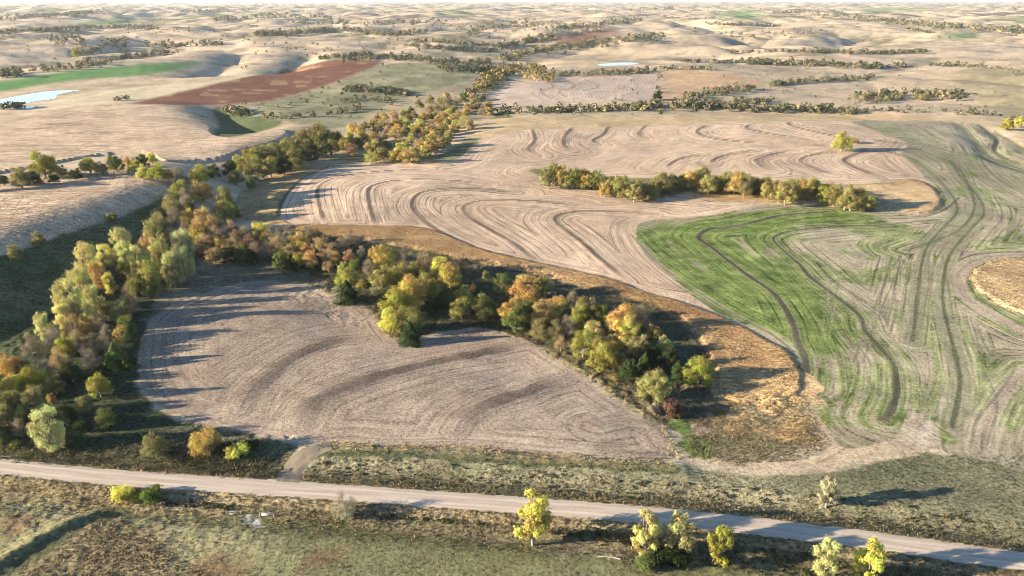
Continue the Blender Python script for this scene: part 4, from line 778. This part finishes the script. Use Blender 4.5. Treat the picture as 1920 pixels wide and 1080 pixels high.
# ------------------------------------------------------------------ grasses, corn and brush: uncountable cover
def scatter_poly(P, n, r):
    P = np.asarray(P); x0, y0 = P.min(0); x1, y1 = P.max(0); k = 0; X = []; Y = []
    x = r.uniform(x0, x1, n*6); y = r.uniform(y0, y1, n*6); m_ = inside(x, y, P); a = np.stack([x[m_], y[m_]], 1)[:n]
    px_, py_, d_ = project(a[:, 0], a[:, 1], 0); ok = (px_ > -120) & (px_ < 2040) & (py_ < 1180)
    return a[ok]
def tufts(name, XY, h, w, cols, lab, r, blades=3, lean=.6):
    n = len(XY); z = ground(XY[:, 0], XY[:, 1]); B = np.repeat(np.stack([XY[:, 0], XY[:, 1], z-.05], 1), blades, 0); m_ = n*blades
    az = r.uniform(0, 6.283, m_); hh = np.repeat(h*r.uniform(.6, 1.3, n), blades)*r.uniform(.75, 1.2, m_); ww = w*r.uniform(.6, 1.3, m_)
    dx = np.stack([np.cos(az), np.sin(az), np.zeros(m_)], 1); off = np.stack([r.normal(size=m_), r.normal(size=m_), np.zeros(m_)], 1)*w*.6; ln = np.stack([r.normal(size=m_), r.normal(size=m_), np.zeros(m_)], 1)*lean*hh[:, None]
    V = np.stack([B+off-dx*ww[:, None]*.5, B+off+dx*ww[:, None]*.5, B+off+ln+np.array([0, 0, 1])*hh[:, None]+dx*ww[:, None]*r.uniform(-.2, .4, (m_, 1))], 1).reshape(-1, 3)
    ci = np.array(cols)[r.choice(len(cols), n)]*r.uniform(.8, 1.2, (n, 1)); cc = np.repeat(ci, blades*3, 0)*r.uniform(.85, 1.15, (m_*3, 1))
    Fc = np.arange(m_*3).reshape(-1, 3); g = np.cross(V[1::3]-V[0::3], V[2::3]-V[0::3]); fl = (g[:, 2]*.6-g[:, 1]) < 0; Fc[fl] = Fc[fl][:, ::-1]
    me = mesh(name, V, Fc, {'cover': ('FLOAT_COLOR', cc)}, True)
    nn = unit(r.normal(size=(m_, 3))*.38+np.array([-.12, -.1, 1])); me.normals_split_custom_set_from_vertices(np.repeat(nn, 3, 0).astype(np.float32))
    return obj(name, me, GRASS, kind='stuff', label=lab)
r = np.random.default_rng(21)
og = [(.40, .235, .095), (.50, .31, .14), (.33, .185, .075), (.45, .30, .15)]
AO = scatter_poly(OUT['orange_grass'], 22000, r); AO = AO[~inside(AO[:, 0], AO[:, 1], OUT['brown_corner'])]; RM = scatter_poly(OUT['orange_remnant'], 10, r)
A = np.vstack([AO, scatter_poly(OUT['hedge_grass'], 7000, r), scatter_poly(OUT['grass_knoll'], 9000, r), scatter_poly(OUT['slope_grass'], 5000, r)]+[scatter_poly(P, 300, r) for nm, P in ALLZ if nm == 'orange_remnant'])
tufts('tall_grass', A, .42, .17, [(.40, .255, .12), (.47, .315, .165), (.34, .21, .10), (.43, .30, .16)], 'rusty orange tall prairie grass', r)
A = np.vstack([scatter_poly(OUT['corn_lower'], 14000, r), scatter_poly(OUT['corn_upper'], 9000, r)])
A[:, 1] = np.where(A[:, 0] < 1e9, np.round((A[:, 1]+.15*A[:, 0])/2.3)*2.3-.15*A[:, 0]+r.normal(size=len(A))*.25, A[:, 1])
tufts('standing_corn', A, .5, .3, [(.49, .38, .27), (.43, .33, .235), (.54, .42, .30)], 'dry standing corn in rows on the left hills', r, 3, .2)
# verge and ditch weeds
rl = resample(ROADW, .22); tg = np.gradient(rl, axis=0); tg /= np.linalg.norm(tg, axis=1, keepdims=True); nr = np.stack([-tg[:, 1], tg[:, 0]], 1)
k = r.integers(0, len(rl), 13000); sgn = r.choice([-1, 1], 13000); A = rl[k]+nr[k]*(sgn*(3.2+np.abs(r.normal(size=13000))*4.5))[:, None]
px_, py_, _ = project(A[:, 0], A[:, 1], 0); A = A[(px_ > -60) & (px_ < 1980) & (py_ < 1150)]
A = A[line_dist(A[:, 0], A[:, 1], DRV, 8) > 3.6]
tufts('verge_weeds', A, .45, .26, [(.27, .205, .10), (.32, .26, .14), (.22, .20, .10), (.19, .185, .09), (.29, .20, .10)], 'rusty and green weeds along both road verges', r)
A = scatter_poly(OUT['verge_strip'], 10000, r); q = line_dist(A[:, 0], A[:, 1], ROADW, 9)+1; q2 = line_dist(A[:, 0], A[:, 1], OUT['green_field'], 30, True); A = A[(q > 6) & (line_dist(A[:, 0], A[:, 1], onland(TRACK), 5) > 3.2) & (line_dist(A[:, 0], A[:, 1], DRV, 6) > 4)]
tufts('bank_grass', A, .3, .22, [(.21, .20, .12), (.25, .225, .145), (.18, .18, .105), (.27, .235, .145)], 'grey green weeds on the bank above the road', r)
A = np.vstack([scatter_poly(OUT['pasture'], 8000, r), scatter_poly(OUT['brown_weeds'], 7000, r)]); A = A[line_dist(A[:, 0], A[:, 1], ROADW, 9) > 6]
inb = inside(A[:, 0], A[:, 1], OUT['brown_weeds'])
tufts('pasture_grass', A[~inb], .25, .25, [(.26, .245, .13), (.23, .22, .115), (.30, .265, .15), (.28, .23, .13)], 'short olive pasture grass clumps', r, 3, .8)
tufts('brown_weed_patch', A[inb][::3], .35, .22, [(.31, .22, .125), (.27, .195, .11), (.25, .21, .12), (.30, .26, .15)], 'brown weeds in the pasture beside the berm', r, 4, .6)
A = np.vstack([scatter_poly(OUT['brown_corner'], 4500, r)]); tufts('corner_weeds', A, .35, .25, [(.33, .255, .14), (.28, .24, .14), (.40, .29, .15), (.25, .225, .125)], 'brown and orange weeds in the field corner', r)
# pale grass fringe along field edges
E = []
for nm, a, b in (('heart_field', .60, .88), ('heart_field', .28, .47), ('heart_field', .88, 1), ('grass_knoll', 0, 1), ('hedge_grass', 0, 1)):
    P = OUT[nm]; P = P[int(a*len(P)):int(b*len(P))]; q = resample(P, .12); E.append(q+r.normal(size=q.shape)*1.3)
tufts('field_edge_grass', np.vstack(E)[::2], .55, .3, [(.42, .36, .19), (.36, .28, .14), (.25, .24, .11), (.45, .33, .16)], 'pale dry grass fringe along the field edges', r)
# brush under and beside the belts
def brush(name, XY, sz, cols, lab, r, nq=16):
    n = len(XY); p = np.stack([XY[:, 0], XY[:, 1], ground(XY[:, 0], XY[:, 1])], 1); s = sz*r.uniform(.5, 1.4, n); d_ = unit(r.normal(size=(n, nq, 3))); d_[..., 2] = np.abs(d_[..., 2])
    C_ = p[:, None, :]+d_*(s[:, None]*(.5+.5*r.random((n, nq))))[..., None]; V, Fc = leaves(C_.reshape(-1, 3), d_.reshape(-1, 3), .3, r, (.4, .8), .5)
    ci = np.array(cols)[r.choice(len(cols), n)]*r.uniform(.8, 1.2, (n, 1)); cc = np.repeat(np.repeat(ci, nq, 0)*r.uniform(.75, 1.25, (n*nq, 1)), 4, 0)
    return obj(name, mesh(name, V, Fc, {'cover': ('FLOAT_COLOR', cc)}), GRASS, kind='stuff', label=lab)
BR = [(.06, .075, .03), (.10, .10, .05), (.16, .13, .085), (.20, .15, .11), (.08, .09, .04)]
A = np.vstack([scatter_poly(onland([(0, 345), (60, 330), (140, 325), (240, 318), (330, 330), (350, 350), (250, 335), (140, 340), (60, 350)], 4, True), 260, r), scatter_poly(onland([(1010, 328), (1100, 346), (1230, 362), (1300, 350), (1450, 360), (1640, 384), (1650, 372), (1500, 350), (1300, 335), (1150, 340), (1030, 322)], 4, True), 420, r), scatter_poly(onland([(440, 325), (560, 305), (640, 285), (600, 260), (480, 290)], 4, True), 260, r), scatter_poly(OUT['belt_floor'], 2000, r), scatter_poly(onland([(0, 862), (180, 875), (420, 895), (510, 890), (480, 840), (300, 830), (120, 830), (0, 800)], 4, True), 420, r), scatter_poly(onland([(330, 870), (480, 880), (500, 840), (440, 830), (340, 850)], 4, True), 160, r)])
brush('undergrowth', A, 1.7, BR, 'low brush and saplings under the tree belts', r)
A = np.vstack([scatter_poly(onland([(300, 945), (430, 955), (430, 935), (320, 930)], 4, True), 90, r), scatter_poly(onland([(680, 965), (1000, 995), (1200, 1030), (1200, 1005), (1000, 975), (700, 955)], 4, True), 190, r), scatter_poly(onland([(1320, 1060), (1700, 1085), (1700, 1055), (1400, 1020)], 4, True), 170, r), scatter_poly(onland([(560, 895), (800, 920), (1300, 955), (1800, 1010), (1800, 960), (1300, 900), (700, 860)], 4, True), 260, r)])
A = A[line_dist(A[:, 0], A[:, 1], ROADW, 9) > 6]
brush('ditch_brush', A, .75, [(.07, .085, .03), (.11, .10, .045), (.17, .12, .06), (.05, .07, .025)], 'dark brush in the roadside ditches', r)

# ------------------------------------------------------------------ small things
def boxm(parts):       # list of (centre, size, rot z)
    V = []; Fc = []; o = 0
    for (cx, cy, cz), (sx_, sy_, sz_), rz in parts:
        c_, s_ = math.cos(rz), math.sin(rz)
        for dx in (-.5, .5):
            for dy in (-.5, .5):
                for dz in (-.5, .5): V.append((cx+dx*sx_*c_-dy*sy_*s_, cy+dx*sx_*s_+dy*sy_*c_, cz+dz*sz_))
        Fc += [[o+i for i in f] for f in ((0, 1, 3, 2), (4, 6, 7, 5), (0, 4, 5, 1), (2, 3, 7, 6), (0, 2, 6, 4), (1, 5, 7, 3))]; o += 8
    return np.array(V), np.array(Fc)
def plain(name, col, rough=.7, metal=0):
    m, t, N, L = mat(name); out = N('ShaderNodeOutputMaterial'); b = N('ShaderNodeBsdfPrincipled'); b.inputs['Roughness'].default_value = rough; b.inputs['Metallic'].default_value = metal
    nz = N('ShaderNodeTexNoise'); nz.inputs['Scale'].default_value = 6; cr = N('ShaderNodeValToRGB'); cr.color_ramp.elements[0].color = (*[x*.7 for x in col], 1); cr.color_ramp.elements[1].color = (*[min(1, x*1.15) for x in col], 1); L(nz.outputs['Fac'], cr.inputs[0]); L(cr.outputs[0], b.inputs[0]); L(b.outputs[0], out.inputs[0]); return m
WHITE = plain('galvanised', (.62, .63, .62), .5); WOOD = plain('weathered_wood', (.33, .27, .21), .9); COW = plain('cow_hide', (.13, .055, .03), .8)
def thing(name, loc, rz, label, cat, group=None):
    e = bpy.data.objects.new(name, None); COL.objects.link(e); e.location = loc; e.rotation_euler = (0, 0, rz); e['label'] = label; e['category'] = cat
    if group: e['group'] = group
    return e
# guard rail at the left edge of the frame
g0 = drop([-14], [858.5])[0]; gr0 = thing('guard_rail', g0, -.07, 'short white guard rail beside the road at the left edge', 'guard rail')
v, f = boxm([((0, -.06, .62), (11, .05, .12), 0), ((0, -.06, .80), (11, .05, .12), 0), ((0, -.02, .71), (11, .04, .08), 0)]); obj('rail', mesh('rail', v, f), WHITE, gr0)
v, f = boxm([((0, .08, .3), (.14, .14, 1.1), 0)]); pm = mesh('post', v, f)
for i in range(4): p_ = obj('post', pm, WOOD, gr0); p_.location = (-4.8+3.2*i, 0, 0)
# two gates in the near ditch
for (x, y, rz, lab) in ((440, 966, .05, 'small white pasture gate left of the pale patch'), (501, 969, -.05, 'small white pasture gate right of the pale patch')):
    p0 = drop([x], [y])[0]; e = thing('pasture_gate', p0, rz, lab, 'gate', 'pasture gates by the culvert')
    v, f = boxm([((0, 0, .35), (3.2, .05, .07), 0), ((0, 0, .7), (3.2, .05, .07), 0), ((0, 0, 1.1), (3.2, .06, .09), 0), ((0, 0, .72), (.06, .06, .8), 0)]); obj('gate_bars', mesh('gate_bars', v, f), WHITE, e)
    v, f = boxm([((0, 0, .5), (.16, .16, 1.5), 0)]); pm = mesh('gate_post', v, f)
    for sx_ in (-1.75, 1.75): q_ = obj('gate_post', pm, WOOD, e); q_.location = (sx_, 0, 0)
# fallen dead branch in the pasture
p0 = drop([1142], [1046])[0]; e = thing('fallen_branch', p0, .2, 'bleached fallen branch lying in the pasture left of the roadside pair', 'branch')
parts = [tube(np.array([[-2.6, .9, .1], [-1, .3, .25], [.6, -.2, .3], [2.4, -1.0, .15]]), np.array([.05, .1, .13, .16]), 6)]
for a, b_ in (((-1, .3, .25), (-2.2, -.3, .7)), ((.2, 0, .3), (-.6, -1.1, .5)), ((.6, -.2, .3), (.2, .9, .6)), ((1.3, -.5, .25), (2.3, .2, .6))): parts.append(tube(np.array([a, (np.array(a)+np.array(b_))/2+.05, b_]), np.array([.07, .05, .02]), 5))
v, f = join(parts); obj('bough', mesh('bough', v, f, None, True), plain('bleached_wood', (.5, .46, .40), .9), e)
# cattle on the far pasture
def cow_mesh():
    parts = [tube(np.array([[-1.05, 0, .95], [-.8, 0, 1.0], [-.2, 0, .98], [.45, 0, 1.02], [.8, 0, 1.08], [1.05, 0, 1.2]]), np.array([.1, .34, .40, .38, .30, .16]), 10), tube(np.array([[.9, 0, 1.15], [1.2, 0, 1.2], [1.42, 0, 1.0], [1.55, 0, .86]]), np.array([.2, .17, .13, .07]), 8), tube(np.array([[-1.02, 0, 1.15], [-1.15, 0, .9], [-1.15, 0, .45]]), np.array([.05, .03, .05]), 5)]
    for x in (-.75, .6):
        for y in (-.2, .2): parts.append(tube(np.array([[x, y, .95], [x+.05, y, .5], [x, y, .1], [x+.03, y, 0]]), np.array([.14, .08, .06, .08]), 6))
    for y in (-.18, .18): parts.append(tube(np.array([[1.18, y*.6, 1.3], [1.15, y*1.7, 1.3]]), np.array([.05, .03]), 5))
    v, f = join(parts); return mesh('cow', v, f, None, True)
cm = cow_mesh(); cows = [(1048, 106.5), (1056, 107), (1061, 105.5), (1066, 106.5), (1071, 104.5), (1075, 103), (1080, 102), (1052, 108), (1078, 105), (1088, 98), (1092, 96), (1108, 99), (1118, 96)]
for i, ((x, y), p0) in enumerate(zip(cows, drop([q[0] for q in cows], [q[1] for q in cows]))):
    o = obj('cow', cm, COW); o.location = p0; o.rotation_euler = (0, 0, ra.uniform(0, 6.28)); o['label'] = 'reddish brown cow grazing on the pale far pasture slope'; o['category'] = 'cow'; o['group'] = 'cattle on the far pasture'

# ------------------------------------------------------------------ haze
zlo = float(GZ.min())-1.5; ztop = max(CAM_H+6, float(GZ.max())+25)
HX = 5.6*half_w(ROW[-1])
m, t, N, L = mat('haze_air'); out = N('ShaderNodeOutputMaterial'); v_ = N('ShaderNodeVolumePrincipled'); v_.inputs['Color'].default_value = (.86, .92, 1, 1); v_.inputs['Density'].default_value = 2.1e-5; v_.inputs['Anisotropy'].default_value = .2
L(v_.outputs[0], out.inputs['Volume'])
xm = float(np.abs(GX).max())+500; y0, y1 = float(GY.min())-300, float(GY.max())+500
v, f = boxm([((0, (y0+y1)/2, (zlo+ztop)/2), (2*xm, y1-y0, ztop-zlo), 0)]); hz = obj('haze', mesh('haze', v, f), m, kind='stuff', label='pale air that fades the far hills')
print('zlo', zlo, 'ztop', ztop)

tot = sum(len(me.polygons)*(2 if me.polygons and me.polygons[0].loop_total == 4 else 1) for me in bpy.data.meshes); print('TRIS', tot)
